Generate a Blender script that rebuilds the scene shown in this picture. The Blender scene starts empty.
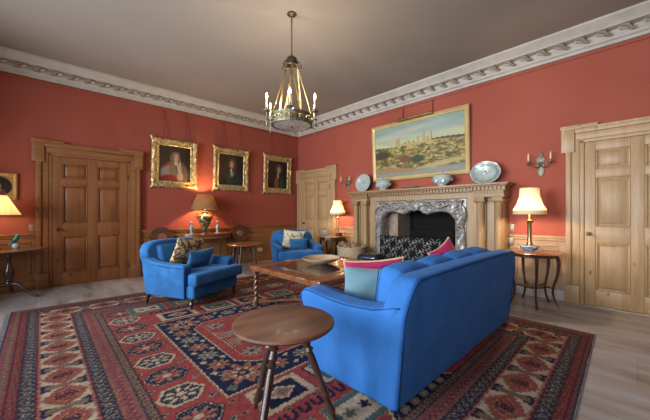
import bpy, bmesh, math, random
import numpy as np
from mathutils import Vector, Matrix, noise
PI = math.pi
random.seed(4)
S = bpy.context.scene
COL = S.collection
XR, YB, H = 5.41, 6.81, 3.72
XW, YS = -2.4, -2.6

# ------------------------------------------------------------------ geometry helpers
class G:
    def __init__(s): s.bm = bmesh.new()
    def _add(s, verts, faces, M=None):
        vs = [s.bm.verts.new((M @ Vector(v)) if M else v) for v in verts]
        out = []
        for f in faces:
            try: out.append(s.bm.faces.new([vs[i] for i in f]))
            except ValueError: pass
        return vs, out
    def box(s, c, d, bev=0, rz=0, M=None, seg=2):
        x, y, z = (k/2 for k in d)
        v = [(-x,-y,-z),(x,-y,-z),(x,y,-z),(-x,y,-z),(-x,-y,z),(x,-y,z),(x,y,z),(-x,y,z)]
        T = Matrix.Translation(c) @ Matrix.Rotation(rz,4,'Z')
        if M: T = M @ T
        vs, fs = s._add(v, [(0,3,2,1),(4,5,6,7),(0,1,5,4),(1,2,6,5),(2,3,7,6),(3,0,4,7)], T)
        if bev:
            es = list({e for f in fs for e in f.edges})
            bmesh.ops.bevel(s.bm, geom=es, offset=bev, segments=seg, affect='EDGES', profile=.5)
        return s
    def bx(s, x0,x1,y0,y1,z0,z1, bev=0, M=None):
        return s.box(((x0+x1)/2,(y0+y1)/2,(z0+z1)/2), (abs(x1-x0),abs(y1-y0),abs(z1-z0)), bev, M=M)
    def lathe(s, prof, c=(0,0,0), seg=24, M=None, fn=None, cap=True):
        T = Matrix.Translation(c)
        if M: T = M @ T
        v = []; f = []
        for r, z in prof:
            for k in range(seg):
                a = 2*PI*k/seg
                rr = fn(r, z, a) if fn else r
                v.append((rr*math.cos(a), rr*math.sin(a), z))
        for i in range(len(prof)-1):
            for k in range(seg):
                k2 = (k+1) % seg
                f.append((i*seg+k, i*seg+k2, (i+1)*seg+k2, (i+1)*seg+k))
        if cap:
            if prof[0][0] > 1e-5: f.append(tuple(reversed(range(seg))))
            if prof[-1][0] > 1e-5: f.append(tuple(range((len(prof)-1)*seg, len(prof)*seg)))
        s._add(v, f, T); return s
    def tube(s, pts, r, seg=10, closed=False, M=None, cap=True):
        P = [Vector(p) for p in pts]; n = len(P)
        R = r if isinstance(r, (list, tuple)) else [r]*n
        v = []; f = []; N = None
        for i in range(n):
            if closed: t = P[(i+1) % n]-P[i-1]
            else: t = P[min(i+1,n-1)]-P[max(i-1,0)]
            t.normalize()
            if N is None:
                N = t.orthogonal().normalized()
            else:
                N = (N - t*N.dot(t))
                N = N.normalized() if N.length > 1e-6 else t.orthogonal().normalized()
            B = t.cross(N)
            for k in range(seg):
                a = 2*PI*k/seg
                v.append(P[i] + (N*math.cos(a)+B*math.sin(a))*R[i])
        m = n if closed else n-1
        for i in range(m):
            j = (i+1) % n
            for k in range(seg):
                k2 = (k+1) % seg
                f.append((i*seg+k, i*seg+k2, j*seg+k2, j*seg+k))
        if not closed and cap:
            f.append(tuple(reversed(range(seg)))); f.append(tuple(range((n-1)*seg, n*seg)))
        s._add(v, f, M); return s
    def turned(s, p0, p1, prof, seg=14, fn=None):
        """lathe profile [(t 0..1, r)] between two points"""
        p0, p1 = Vector(p0), Vector(p1); d = p1-p0; L = d.length
        q = Vector((0,0,1)).rotation_difference(d.normalized()).to_matrix().to_4x4()
        s.lathe([(r, t*L) for t, r in prof], seg=seg, M=Matrix.Translation(p0) @ q, fn=fn); return s
    def prism(s, out, a0, a1, plane='XZ', bev=0, seg=3, M=None, ang=25):
        def P(u, w, a): return {'XZ':(u,a,w),'YZ':(a,u,w),'XY':(u,w,a)}[plane]
        n = len(out)
        v = [P(u,w,a0) for u,w in out]+[P(u,w,a1) for u,w in out]
        f = [tuple(range(n)), tuple(reversed(range(n,2*n)))]+[(i,(i+n),((i+1)%n+n),(i+1)%n) for i in range(n)]
        vs, fs = s._add(v, f, M)
        bmesh.ops.recalc_face_normals(s.bm, faces=fs)
        if bev:
            es = [e for e in {e for q in fs for e in q.edges} if e.calc_face_angle(0) > math.radians(ang)]
            bmesh.ops.bevel(s.bm, geom=es, offset=bev, segments=seg, affect='EDGES', profile=.5, clamp_overlap=True)
        return s
    def soft(s, c, d, r, n=8, fn=None, M=None):
        hx, hy, hz = (k/2 for k in d); h = (hx,hy,hz)
        def ax(k):
            inner = np.linspace(-h[k]+r, h[k]-r, n).tolist()
            lo = [-h[k], -h[k]+.35*r, -h[k]+.7*r]
            return lo+inner+[-q for q in reversed(lo)]
        A = [ax(k) for k in range(3)]
        T = Matrix.Translation(c)
        if M: T = M @ T
        cache = {}
        def vert(p):
            key = tuple(round(q,5) for q in p)
            if key in cache: return cache[key]
            q = Vector([max(-(h[k]-r), min(h[k]-r, p[k])) for k in range(3)])
            nn = (Vector(p)-q)
            nn = nn.normalized() if nn.length > 1e-9 else Vector((0,0,0))
            o = q+nn*r
            if fn: o = fn(o, nn, (p[0]/hx, p[1]/hy, p[2]/hz))
            cache[key] = s.bm.verts.new(T @ Vector(o)); return cache[key]
        for k in range(3):
            i, j = (k+1) % 3, (k+2) % 3
            for sg in (-1, 1):
                for a in range(len(A[i])-1):
                    for b in range(len(A[j])-1):
                        q = []
                        for (aa, bb) in ((a,b),(a+1,b),(a+1,b+1),(a,b+1)):
                            p = [0,0,0]; p[k] = sg*h[k]; p[i] = A[i][aa]; p[j] = A[j][bb]; q.append(vert(p))
                        if sg < 0: q.reverse()
                        try: s.bm.faces.new(q)
                        except ValueError: pass
        return s
    def pillow(s, w, h, t, M=None, n=18, seed=0, pinch=.10):
        idx = {}
        for sg in (1, -1):
            for i in range(n+1):
                for j in range(n+1):
                    edge = i in (0,n) or j in (0,n)
                    if sg < 0 and edge: idx[(sg,i,j)] = idx[(1,i,j)]; continue
                    u = math.sin((i/n*2-1)*PI/2); v = math.sin((j/n*2-1)*PI/2)
                    x = w/2*u*(1-pinch*(1-v*v)); y = h/2*v*(1-pinch*(1-u*u))
                    z = sg*t/2*(max(0,(1-u*u)*(1-v*v)))**.42
                    nz = noise.noise(Vector((x*6+seed,y*6,sg*3+seed)))*.016*(1-max(abs(u),abs(v))**4)
                    z += nz
                    p = Vector((x,y,z)); idx[(sg,i,j)] = s.bm.verts.new((M @ p) if M else p)
        for sg in (1,-1):
            for i in range(n):
                for j in range(n):
                    q = [idx[(sg,i,j)],idx[(sg,i+1,j)],idx[(sg,i+1,j+1)],idx[(sg,i,j+1)]]
                    if sg < 0: q.reverse()
                    try: s.bm.faces.new(q)
                    except ValueError: pass
        return s
    def xf(s, fn):
        for v in s.bm.verts: v.co = fn(v.co)
        return s
    def obj(s, name, mat, parent=None, angle=38, norm=True):
        if norm: bmesh.ops.recalc_face_normals(s.bm, faces=s.bm.faces[:])
        ca = math.radians(angle)
        for f in s.bm.faces: f.smooth = True
        for e in s.bm.edges:
            if len(e.link_faces) == 2 and e.calc_face_angle(0) > ca: e.smooth = False
        me = bpy.data.meshes.new(name); s.bm.to_mesh(me); s.bm.free()
        if mat: me.materials.append(mat)
        o = bpy.data.objects.new(name, me); COL.objects.link(o)
        if parent: o.parent = parent
        return o

def thing(name, label, cat, loc=(0,0,0), rz=0, group=None):
    o = bpy.data.objects.new(name, None); COL.objects.link(o)
    o.location = loc; o.rotation_euler = (0,0,rz); o.empty_display_size = .1
    return tag(o, label, cat, group)
def tag(o, label, cat, group=None):
    o['label'] = label; o['category'] = cat
    if group: o['group'] = group
    return o
def struct(name, g, m, label=None):
    o = g.obj(name, m); o['kind'] = 'structure'
    if label: o['label'] = label
    return o
def dup(root, loc, rz, label=None):
    r = root.copy(); COL.objects.link(r); r.location = loc; r.rotation_euler = (0,0,rz)
    if label: r['label'] = label
    for ch in list(root.children):
        c = ch.copy(); COL.objects.link(c); c.parent = r
        for g in list(ch.children):
            d = g.copy(); COL.objects.link(d); d.parent = c
    return r
def R3(ax, deg): return Matrix.Rotation(math.radians(deg), 4, ax)
def T3(*p): return Matrix.Translation(p)

# ------------------------------------------------------------------ materials
def mat(name, col, rough=.5, metal=0, col2=None, sc=5, stretch=(1,1,1), bump=0, bscale=40, det=4, sheen=0, coat=0,
        spec=.5, lo=.35, hi=.65, extra=None):
    m = bpy.data.materials.new(name); m.use_nodes = True
    nt = m.node_tree; N = nt.nodes; L = nt.links; b = N['Principled BSDF']
    b.inputs['Roughness'].default_value = rough; b.inputs['Metallic'].default_value = metal
    b.inputs['Specular IOR Level'].default_value = spec
    if sheen:
        b.inputs['Sheen Weight'].default_value = sheen; b.inputs['Sheen Roughness'].default_value = .4
        b.inputs['Sheen Tint'].default_value = (*[min(1,c*2+.2) for c in col],1)
    if coat: b.inputs['Coat Weight'].default_value = coat; b.inputs['Coat Roughness'].default_value = .12
    col2 = col2 or tuple(c*.8 for c in col)
    tc = N.new('ShaderNodeTexCoord'); mp = N.new('ShaderNodeMapping'); mp.inputs['Scale'].default_value = stretch
    L.new(tc.outputs['Object'], mp.inputs['Vector'])
    nz = N.new('ShaderNodeTexNoise'); nz.inputs['Scale'].default_value = sc; nz.inputs['Detail'].default_value = det
    L.new(mp.outputs['Vector'], nz.inputs['Vector'])
    cr = N.new('ShaderNodeValToRGB'); cr.color_ramp.elements[0].position = lo; cr.color_ramp.elements[1].position = hi
    cr.color_ramp.elements[0].color = (*col2,1); cr.color_ramp.elements[1].color = (*col,1)
    L.new(nz.outputs['Fac'], cr.inputs['Fac']); L.new(cr.outputs['Color'], b.inputs['Base Color'])
    if bump:
        n2 = N.new('ShaderNodeTexNoise'); n2.inputs['Scale'].default_value = bscale; n2.inputs['Detail'].default_value = 3
        L.new(mp.outputs['Vector'], n2.inputs['Vector'])
        bp = N.new('ShaderNodeBump'); bp.inputs['Strength'].default_value = bump; bp.inputs['Distance'].default_value = .01
        L.new(n2.outputs['Fac'], bp.inputs['Height']); L.new(bp.outputs['Normal'], b.inputs['Normal'])
    if extra: extra(m, N, L, b, cr, tc, mp)
    return m
def wood(name, c1, c2, axis='Z', rough=.45, sc=3, coat=0, knots=0, stretch=14):
    st = {'X':(1/3,stretch,stretch),'Y':(stretch,1/3,stretch),'Z':(stretch,stretch,.5)}[axis]
    def ex(m, N, L, b, cr, tc, mp):
        # fine grain on top of broad figure
        n2 = N.new('ShaderNodeTexNoise'); n2.inputs['Scale'].default_value = sc*5; n2.inputs['Detail'].default_value = 3
        L.new(mp.outputs['Vector'], n2.inputs['Vector'])
        mx = N.new('ShaderNodeMixRGB'); mx.blend_type = 'MULTIPLY'; mx.inputs['Fac'].default_value = .28
        r2 = N.new('ShaderNodeValToRGB'); r2.color_ramp.elements[0].position = .35; r2.color_ramp.elements[1].position = .6
        r2.color_ramp.elements[0].color = (.55,.5,.45,1); r2.color_ramp.elements[1].color = (1,1,1,1)
        L.new(n2.outputs['Fac'], r2.inputs['Fac'])
        L.new(cr.outputs['Color'], mx.inputs['Color1']); L.new(r2.outputs['Color'], mx.inputs['Color2'])
        last = mx
        if knots:
            vo = N.new('ShaderNodeTexVoronoi'); vo.inputs['Scale'].default_value = 4.5
            m2 = N.new('ShaderNodeMapping'); m2.inputs['Scale'].default_value = (1,1,.55)
            L.new(tc.outputs['Object'], m2.inputs['Vector']); L.new(m2.outputs['Vector'], vo.inputs['Vector'])
            r3 = N.new('ShaderNodeValToRGB'); r3.color_ramp.elements[0].position = .045; r3.color_ramp.elements[1].position = .10
            r3.color_ramp.elements[0].color = (.35,.22,.15,1); r3.color_ramp.elements[1].color = (1,1,1,1)
            L.new(vo.outputs['Distance'], r3.inputs['Fac'])
            m3 = N.new('ShaderNodeMixRGB'); m3.blend_type = 'MULTIPLY'; m3.inputs['Fac'].default_value = knots
            L.new(mx.outputs['Color'], m3.inputs['Color1']); L.new(r3.outputs['Color'], m3.inputs['Color2']); last = m3
        L.new(last.outputs['Color'], b.inputs['Base Color'])
    return mat(name, c1, rough, 0, c2, sc, st, bump=.08, bscale=25, coat=coat, extra=ex)
def vcol(name, rough=.8, wear=.25, spec=.3, wsc=30, bump=.2, coat=0):
    m = bpy.data.materials.new(name); m.use_nodes = True
    nt = m.node_tree; N = nt.nodes; L = nt.links; b = N['Principled BSDF']
    b.inputs['Roughness'].default_value = rough; b.inputs['Specular IOR Level'].default_value = spec
    if coat: b.inputs['Coat Weight'].default_value = coat; b.inputs['Coat Roughness'].default_value = .25
    at = N.new('ShaderNodeAttribute'); at.attribute_name = 'Col'
    tc = N.new('ShaderNodeTexCoord')
    nz = N.new('ShaderNodeTexNoise'); nz.inputs['Scale'].default_value = wsc; nz.inputs['Detail'].default_value = 6
    L.new(tc.outputs['Object'], nz.inputs['Vector'])
    cr = N.new('ShaderNodeValToRGB'); cr.color_ramp.elements[0].position = .3; cr.color_ramp.elements[1].position = .7
    cr.color_ramp.elements[0].color = (1-wear,)*3+(1,); cr.color_ramp.elements[1].color = (1,1,1,1)
    L.new(nz.outputs['Fac'], cr.inputs['Fac'])
    mx = N.new('ShaderNodeMixRGB'); mx.blend_type = 'MULTIPLY'; mx.inputs['Fac'].default_value = 1
    L.new(at.outputs['Color'], mx.inputs['Color1']); L.new(cr.outputs['Color'], mx.inputs['Color2'])
    L.new(mx.outputs['Color'], b.inputs['Base Color'])
    n2 = N.new('ShaderNodeTexNoise'); n2.inputs['Scale'].default_value = 350
    L.new(tc.outputs['Object'], n2.inputs['Vector'])
    bp = N.new('ShaderNodeBump'); bp.inputs['Strength'].default_value = bump; bp.inputs['Distance'].default_value = .004
    L.new(n2.outputs['Fac'], bp.inputs['Height']); L.new(bp.outputs['Normal'], b.inputs['Normal'])
    return m
def emit(name, col, st):
    m = bpy.data.materials.new(name); m.use_nodes = True; b = m.node_tree.nodes['Principled BSDF']
    b.inputs['Base Color'].default_value = (*col,1); b.inputs['Emission Color'].default_value = (*col,1)
    b.inputs['Emission Strength'].default_value = st; return m
def shade_mat(name, col, tr=.6, emis=0):
    m = bpy.data.materials.new(name); m.use_nodes = True; nt = m.node_tree; N = nt.nodes; L = nt.links
    b = N['Principled BSDF']; b.inputs['Base Color'].default_value = (*col,1); b.inputs['Roughness'].default_value = .8
    t = N.new('ShaderNodeBsdfTranslucent'); t.inputs['Color'].default_value = (*col,1)
    mx = N.new('ShaderNodeMixShader'); mx.inputs['Fac'].default_value = tr
    L.new(b.outputs[0], mx.inputs[1]); L.new(t.outputs[0], mx.inputs[2])
    L.new(mx.outputs[0], N['Material Output'].inputs['Surface'])
    if emis:
        b.inputs['Emission Color'].default_value = (*col,1); b.inputs['Emission Strength'].default_value = emis
    return m

M = {}
M['wall'] = mat('red_paint', (.30,.071,.045), .75, 0, (.28,.063,.039), 1.6, spec=.25, bump=.04, bscale=60)
M['ceil'] = mat('ceiling_plaster', (.275,.24,.205), .9, 0, (.255,.222,.188), .8, spec=.2)
M['cornice'] = mat('cornice_plaster', (.43,.40,.35), .8, 0, (.38,.35,.30), 6, spec=.2, bump=.1)
M['corn2'] = mat('cornice_ornament', (.26,.205,.145), .8, 0, (.20,.155,.11), 9, spec=.2, bump=.2)
M['pine'] = wood('stripped_pine', (.43,.275,.135), (.35,.215,.10), 'Z', .45, 2.2, knots=.8, stretch=9)
M['pineH'] = wood('stripped_pine_rail', (.42,.265,.14), (.34,.205,.105), 'X', .45, 2.2, stretch=9)
M['pineY'] = wood('stripped_pine_rail_side', (.42,.25,.12), (.33,.18,.085), 'Y', .45, 2.2, stretch=9)
M['pineD'] = wood('waxed_pine', (.25,.095,.029), (.20,.072,.021), 'Z', .42, 2.2, knots=.8, stretch=7)
M['pineDH'] = wood('waxed_pine_rail', (.27,.11,.036), (.21,.08,.025), 'X', .42, 2.2, stretch=9)
M['mantel'] = wood('mantel_pine', (.33,.215,.105), (.27,.17,.08), 'Z', .5, 2.2, stretch=8)
M['mantelY'] = wood('mantel_pine_shelf', (.30,.185,.088), (.22,.13,.06), 'Y', .5, 2.2, stretch=8)
M['mahog'] = wood('mahogany', (.085,.030,.018), (.045,.016,.010), 'X', .3, 2, coat=.3, stretch=6)
M['mahogZ'] = wood('mahogany_leg', (.055,.022,.014), (.028,.012,.008), 'Z', .3, 2, coat=.3, stretch=6)
M['mahogL'] = wood('mahogany_top', (.26,.105,.04), (.16,.06,.025), 'X', .28, 2, coat=.4, stretch=6)
M['oaktop'] = wood('aged_oak_top', (.22,.092,.05), (.05,.022,.014), 'X', .5, 3.2, coat=.05, stretch=1.5)
M['oakleg'] = wood('dark_oak_leg', (.07,.032,.02), (.035,.017,.012), 'Z', .35, 3, coat=.2, stretch=5)
M['walnut'] = wood('walnut', (.20,.075,.028), (.11,.04,.016), 'X', .2, 1.8, coat=.4, stretch=6)
M['walnutZ'] = wood('walnut_leg', (.20,.085,.042), (.10,.04,.022), 'Z', .35, 2, coat=.2, stretch=4)
M['inset'] = mat('dark_leather_inset', (.05,.02,.025), .06, 0, (.035,.015,.02), 4, coat=.8)
M['blueS'] = mat('blue_linen', (.032,.14,.40), .85, 0, (.025,.115,.34), 5, bump=.25, bscale=28, spec=.15, sheen=.1)
M['bluepipe'] = mat('blue_piping', (.010,.055,.20), .85, 0, (.008,.045,.17), 9, spec=.15)
M['blueC'] = mat('blue_velvet', (.026,.125,.31), .8, 0, (.017,.085,.23), 6, spec=.15, sheen=.2, bump=.08, bscale=25)
M['bluecush'] = mat('blue_cushion_velvet', (.03,.13,.27), .75, 0, (.018,.085,.2), 14, spec=.2, sheen=.5)
M['teal'] = mat('teal_silk', (.15,.26,.30), .5, 0, (.12,.22,.26), 8, spec=.4, sheen=.3, bump=.1, bscale=14)
M['magenta'] = mat('magenta_silk', (.42,.02,.10), .55, 0, (.33,.012,.08), 8, spec=.4, sheen=.3)
M['cream'] = mat('cream_fringe', (.62,.48,.26), .8, 0, (.5,.36,.18), 40, bump=.4, bscale=90)
def damask(m, N, L, b, cr, tc, mp):
    vo = N.new('ShaderNodeTexNoise'); vo.inputs['Scale'].default_value = 13; vo.inputs['Detail'].default_value = 1
    vo.inputs['Distortion'].default_value = 1.2
    L.new(tc.outputs['Object'], vo.inputs['Vector'])
    cr.color_ramp.interpolation = 'CONSTANT'; L.new(vo.outputs['Fac'], cr.inputs['Fac'])
M['damask'] = mat('damask_brown', (.50,.38,.20), .8, 0, (.13,.055,.03), 13, lo=.0, hi=.5, extra=damask)
M['damask2'] = mat('damask_cream', (.60,.52,.36), .8, 0, (.24,.19,.11), 13, lo=.0, hi=.44, extra=damask)
M['gilt'] = mat('gilt_frame', (.58,.43,.19), .42, .5, (.17,.10,.04), 26, bump=.5, bscale=45, lo=.3, hi=.6)
M['giltflat'] = mat('gilt_flat', (.62,.42,.16), .42, .55, (.5,.33,.12), 6)
M['giltpale'] = mat('gilt_pale', (.62,.47,.22), .45, .35, (.55,.40,.17), 6)
M['brass'] = mat('aged_brass', (.42,.30,.13), .35, .9, (.25,.17,.07), 20)
M['bronze'] = mat('dark_bronze', (.10,.075,.045), .45, .8, (.05,.04,.03), 30, bump=.3)
M['verd'] = mat('weathered_bronze', (.20,.19,.13), .5, .6, (.09,.075,.045), 22, bump=.3)
M['pewter'] = mat('pale_iron', (.30,.30,.29), .5, .5, (.2,.2,.19), 30)
M['black'] = mat('soot_black', (.004,.004,.005), .8, 0, (.008,.007,.006), 9, spec=.15)
M['brick'] = mat('firebrick', (.30,.22,.16), .9, 0, (.2,.14,.10), 9, bump=.3, bscale=20)
def marblex(m, N, L, b, cr, tc, mp):
    vo = N.new('ShaderNodeTexNoise'); vo.inputs['Scale'].default_value = 9; vo.inputs['Detail'].default_value = 6; vo.inputs['Distortion'].default_value = 2.5
    L.new(tc.outputs['Object'], vo.inputs['Vector'])
    r = N.new('ShaderNodeValToRGB'); e = r.color_ramp.elements
    e[0].position = .28; e[0].color = (.10,.085,.075,1); e[1].position = .70; e[1].color = (.32,.30,.275,1)
    x = r.color_ramp.elements.new(.48); x.color = (.20,.18,.165,1)
    L.new(vo.outputs['Fac'], r.inputs['Fac']); L.new(r.outputs['Color'], b.inputs['Base Color'])
M['marble'] = mat('grey_marble', (.4,.38,.36), .22, extra=marblex)
M['china'] = mat('blue_white_china', (.36,.40,.36), .2, 0, (.27,.32,.31), 12, coat=.5)
M['chinaB'] = mat('blue_glaze', (.10,.16,.26), .25, 0, (.35,.42,.48), 40, coat=.5, lo=.45, hi=.55)
M['chinaG'] = mat('grey_green_glaze', (.20,.27,.25), .25, 0, (.13,.19,.18), 30, coat=.5)
M['candle'] = mat('candle_wax', (.70,.58,.36), .6, 0, (.62,.5,.3), 9)
M['flame'] = emit('lit_bulb', (1,.62,.25), 38)
M['urn'] = mat('painted_urn', (.34,.22,.09), .3, .3, (.05,.035,.025), 17, coat=.3, lo=.45, hi=.52)
M['shadeB'] = shade_mat('mottled_brown_shade', (.26,.16,.07), .3)
M['shadeC'] = shade_mat('cream_pleated_silk', (.80,.64,.38), .15)
M['shadeY'] = shade_mat('yellow_pleated_silk', (.80,.68,.38), .65)
M['bulb'] = emit('lamp_bulb', (1,.78,.5), 6)
M['wicker'] = mat('wicker', (.42,.33,.20), .75, 0, (.24,.17,.09), 30, stretch=(1,1,2.5), bump=.6, bscale=30)
M['log'] = mat('split_log', (.30,.20,.11), .85, 0, (.14,.09,.05), 14, bump=.5)
M['leather'] = mat('navy_leather', (.012,.016,.045), .22, 0, (.008,.01,.028), 9, coat=.4)
M['green'] = mat('green_glaze', (.02,.16,.10), .25, 0, (.015,.08,.12), 30, coat=.4)
M['plate'] = mat('switch_metal', (.30,.26,.20), .45, .5)
M['whitepl'] = mat('white_plastic', (.6,.57,.5), .4)
M['wire'] = mat('picture_wire', (.10,.035,.025), .6)
M['seat'] = mat('woven_rush', (.28,.15,.07), .7, 0, (.2,.1,.04), 30)
M['glass'] = mat('window_glass', (1,1,1), .02)
_b = M['glass'].node_tree.nodes['Principled BSDF']; _b.inputs['Transmission Weight'].default_value = 1; _b.inputs['IOR'].default_value = 1.01
M['glassd'] = mat('cut_glass', (.85,.82,.72), .15, 0, (.45,.42,.34), 34, coat=.5)
M['rug'] = vcol('rug_wool', .95, .38, .12, 26, .5)
M['canvas'] = vcol('oil_canvas', .55, .12, .3, 60, .1)
M['fringe'] = mat('rug_fringe', (.30,.28,.26), .9, 0, (.08,.08,.12), 60)

def floor_x(m, N, L, b, cr, tc, mp):
    br = N.new('ShaderNodeTexBrick'); br.inputs['Scale'].default_value = 1; br.inputs['Brick Width'].default_value = 1.25
    br.inputs['Row Height'].default_value = .62; br.inputs['Mortar Size'].default_value = .004
    br.inputs['Color1'].default_value = (.93,.91,.89,1); br.inputs['Color2'].default_value = (1.0,1.0,1.0,1); br.inputs['Mortar'].default_value = (.8,.78,.76,1)
    rot = N.new('ShaderNodeMapping'); rot.inputs['Rotation'].default_value = (0,0,PI/2)
    L.new(tc.outputs['Object'], rot.inputs['Vector']); L.new(rot.outputs['Vector'], br.inputs['Vector'])
    # veining; blue tint in the pale stop stands in for daylight
    n2 = N.new('ShaderNodeTexNoise'); n2.inputs['Scale'].default_value = 1.3; n2.inputs['Detail'].default_value = 8; n2.inputs['Distortion'].default_value = .5
    mm = N.new('ShaderNodeMapping'); mm.inputs['Scale'].default_value = (4.2,.8,1); mm.inputs['Rotation'].default_value = (0,0,.22)
    L.new(tc.outputs['Object'], mm.inputs['Vector']); L.new(mm.outputs['Vector'], n2.inputs['Vector'])
    r = N.new('ShaderNodeValToRGB'); e = r.color_ramp.elements
    e[0].position = .28; e[0].color = (.22,.175,.15,1); e[1].position = .72; e[1].color = (.40,.405,.44,1)
    x = r.color_ramp.elements.new(.5); x.color = (.33,.305,.30,1)
    L.new(n2.outputs['Fac'], r.inputs['Fac'])
    mx = N.new('ShaderNodeMixRGB'); mx.blend_type = 'MULTIPLY'; mx.inputs['Fac'].default_value = 1
    L.new(r.outputs['Color'], mx.inputs['Color1']); L.new(br.outputs['Color'], mx.inputs['Color2'])
    L.new(mx.outputs['Color'], b.inputs['Base Color'])
M['floor'] = mat('veined_stone_floor', (.3,.25,.2), .27, extra=floor_x, spec=.45)

# ------------------------------------------------------------------ room shell
g = G(); g.bx(XW-.3,XR+.9,YS-.3,YB+.3,-.12,0); struct('floor', g, M['floor'])
g = G(); g.bx(XW-.3,XR+.9,YS-.3,YB+.3,H,H+.12); struct('ceiling', g, M['ceil'])
g = G(); g.bx(XW-.2,XR+.9,YB,YB+.25,0,H); struct('wall_north', g, M['wall'])
FY0, FY1, FZ = 2.23, 3.78, 1.40          # firebox opening in the east wall
g = G(); g.bx(XR,XR+.25,YS,FY0,0,H); g.bx(XR,XR+.25,FY1,YB,0,H); g.bx(XR,XR+.25,FY0,FY1,FZ,H)
struct('wall_east', g, M['wall'])
g = G(); g.bx(XW-.2,XR+.25,YS-.2,YS,0,H); struct('wall_south', g, M['wall'])
WIN = [(-1.1,.2),(1.4,2.7),(3.7,5.0)]; WZ = (.75,3.05)
g = G(); ys = [YS]+[q for w in WIN for q in w]+[YB]
for i in range(0,len(ys),2): g.bx(XW-.2,XW,ys[i],ys[i+1],0,H)
for a,b_ in WIN: g.bx(XW-.2,XW,a,b_,0,WZ[0]); g.bx(XW-.2,XW,a,b_,WZ[1],H)
struct('wall_west', g, M['wall'])
for i,(a,b_) in enumerate(WIN):
    g = G()
    for y in (a+.03,b_-.03,(a+b_)/2): g.bx(XW-.16,XW-.10,y-.03,y+.03,WZ[0],WZ[1])
    for k in range(5):
        z = WZ[0]+.03+(WZ[1]-WZ[0]-.06)*k/4; g.bx(XW-.16,XW-.10,a,b_,z-.025,z+.025)
    w = struct('window_%d'%(i+1), g, M['cornice'])
    g = G(); g.bx(XW-.135,XW-.125,a,b_,*WZ); p = g.obj('pane', M['glass'], w)
# firebox
g = G(); g.bx(XR+.25,XR+.62,FY0-.1,FY0,0,FZ); g.bx(XR+.25,XR+.62,FY1,FY1+.1,0,FZ); g.bx(XR+.52,XR+.62,FY0,FY1,0,FZ); g.bx(XR+.0,XR+.62,FY0-.1,FY1+.1,FZ,FZ+.1)
struct('wall_firebox', g, M['black'])

# cornice: swept profile on each wall, carved scroll brackets, brown ground strip
prof = [(0,3.45),(.035,3.45),(.04,3.485),(.07,3.50),(.075,3.525),(.09,3.54),(.09,3.60),(.20,3.605),(.215,3.63),(.26,3.65),(.29,3.68),(.31,3.69),(.31,H),(0,H)]
def cornice(n, wall):
    g = G(); k = G()
    def put(u,p,z): return {'N':(u,YB-p,z),'E':(XR-p,u,z),'S':(u,YS+p,z),'W':(XW+p,u,z)}[wall]
    lo, hi = (XW,XR) if wall in 'NS' else (YS,YB)
    v = [put(lo,p,z) for p,z in prof]+[put(hi,p,z) for p,z in prof]; m = len(prof)
    g._add(v, [(i,(i+1)%m,(i+1)%m+m,i+m) for i in range(m)]+[tuple(range(m)),tuple(reversed(range(m,2*m)))])
    u = hi-.26
    while u > lo+.1:
        # S-shaped scroll: upper block, curl and lower foot
        pts = [put(u+.055,.15,3.592),put(u+.02,.17,3.596),put(u-.02,.165,3.585),put(u-.035,.15,3.56),put(u-.05,.13,3.54),put(u-.085,.125,3.535)]
        k.tube(pts,[.013,.021,.025,.023,.021,.016],6)
        g.tube([put(u-.02,.10,3.565),put(u+.06,.17,3.57)],[.022,.014],6)
        u -= .215
    o = struct('trim_%d'%n, g, M['cornice'], 'white plaster cornice with carved scrolls')
    s = k.obj('scroll_ornament', M['corn2'], o); s['kind'] = 'structure'
cornice(1,'N'); cornice(2,'E'); cornice(3,'W'); cornice(4,'S')
# red picture rail under the cornice
g = G(); g.bx(XW,XR,YB-.02,YB,3.40,3.43,.004); g.bx(XR-.02,XR,YS,YB,3.40,3.43,.004); struct('trim_5', g, M['wall'])

# wainscot: rail, panelled dado, skirting
def wains_n(x0,x1,n):
    g = G(); g.bx(x0,x1,YB-.025,YB,.10,.86)
    g.bx(x0,x1,YB-.055,YB,.88,.915,.006); g.bx(x0,x1,YB-.04,YB,.84,.88,.008); g.bx(x0,x1,YB-.045,YB,0,.15,.006); g.bx(x0,x1,YB-.035,YB,.15,.18,.008)
    L_ = x1-x0; c = max(1, round(L_/.95))
    for i in range(c):
        a = x0+L_*i/c+.09; b_ = x0+L_*(i+1)/c-.09
        if b_-a < .1: continue
        for q in ((a,b_,.25,.27),(a,b_,.76,.78),(a,a+.02,.25,.78),(b_-.02,b_,.25,.78)): g.bx(q[0],q[1],YB-.04,YB-.02,q[2],q[3],.005)
        g.bx(a+.06,b_-.06,YB-.036,YB-.02,.32,.71,.008)
    struct('trim_%d'%n, g, M['pineDH'], 'waxed pine wainscot panelling with moulded rail')
def wains_e(y0,y1,n):
    g = G(); g.bx(XR-.025,XR,y0,y1,.10,.86)
    g.bx(XR-.055,XR,y0,y1,.88,.915,.006); g.bx(XR-.04,XR,y0,y1,.84,.88,.008); g.bx(XR-.035,XR,y0,y1,.15,.18,.008)
    if y1-y0 > .4:
        a, b_ = y0+.09, y1-.09
        for q in ((a,b_,.25,.27),(a,b_,.76,.78),(a,a+.02,.25,.78),(b_-.02,b_,.25,.78)): g.bx(XR-.04,XR-.02,q[0],q[1],q[2],q[3],.005)
        g.bx(XR-.036,XR-.02,a+.06,b_-.06,.32,.71,.008)
    struct('trim_%d'%n, g, M['pineY'], 'pine wainscot panelling with moulded rail')
    g = G(); g.bx(XR-.05,XR,y0,y1,0,.15,.006); struct('baseboard_%d'%n, g, M['cornice'])
wains_n(XW,-.03,6); wains_n(1.40,XR,7)
wains_e(.70,1.40,8); wains_e(4.55,5.26,9); wains_e(YS,-.79,10)

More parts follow.
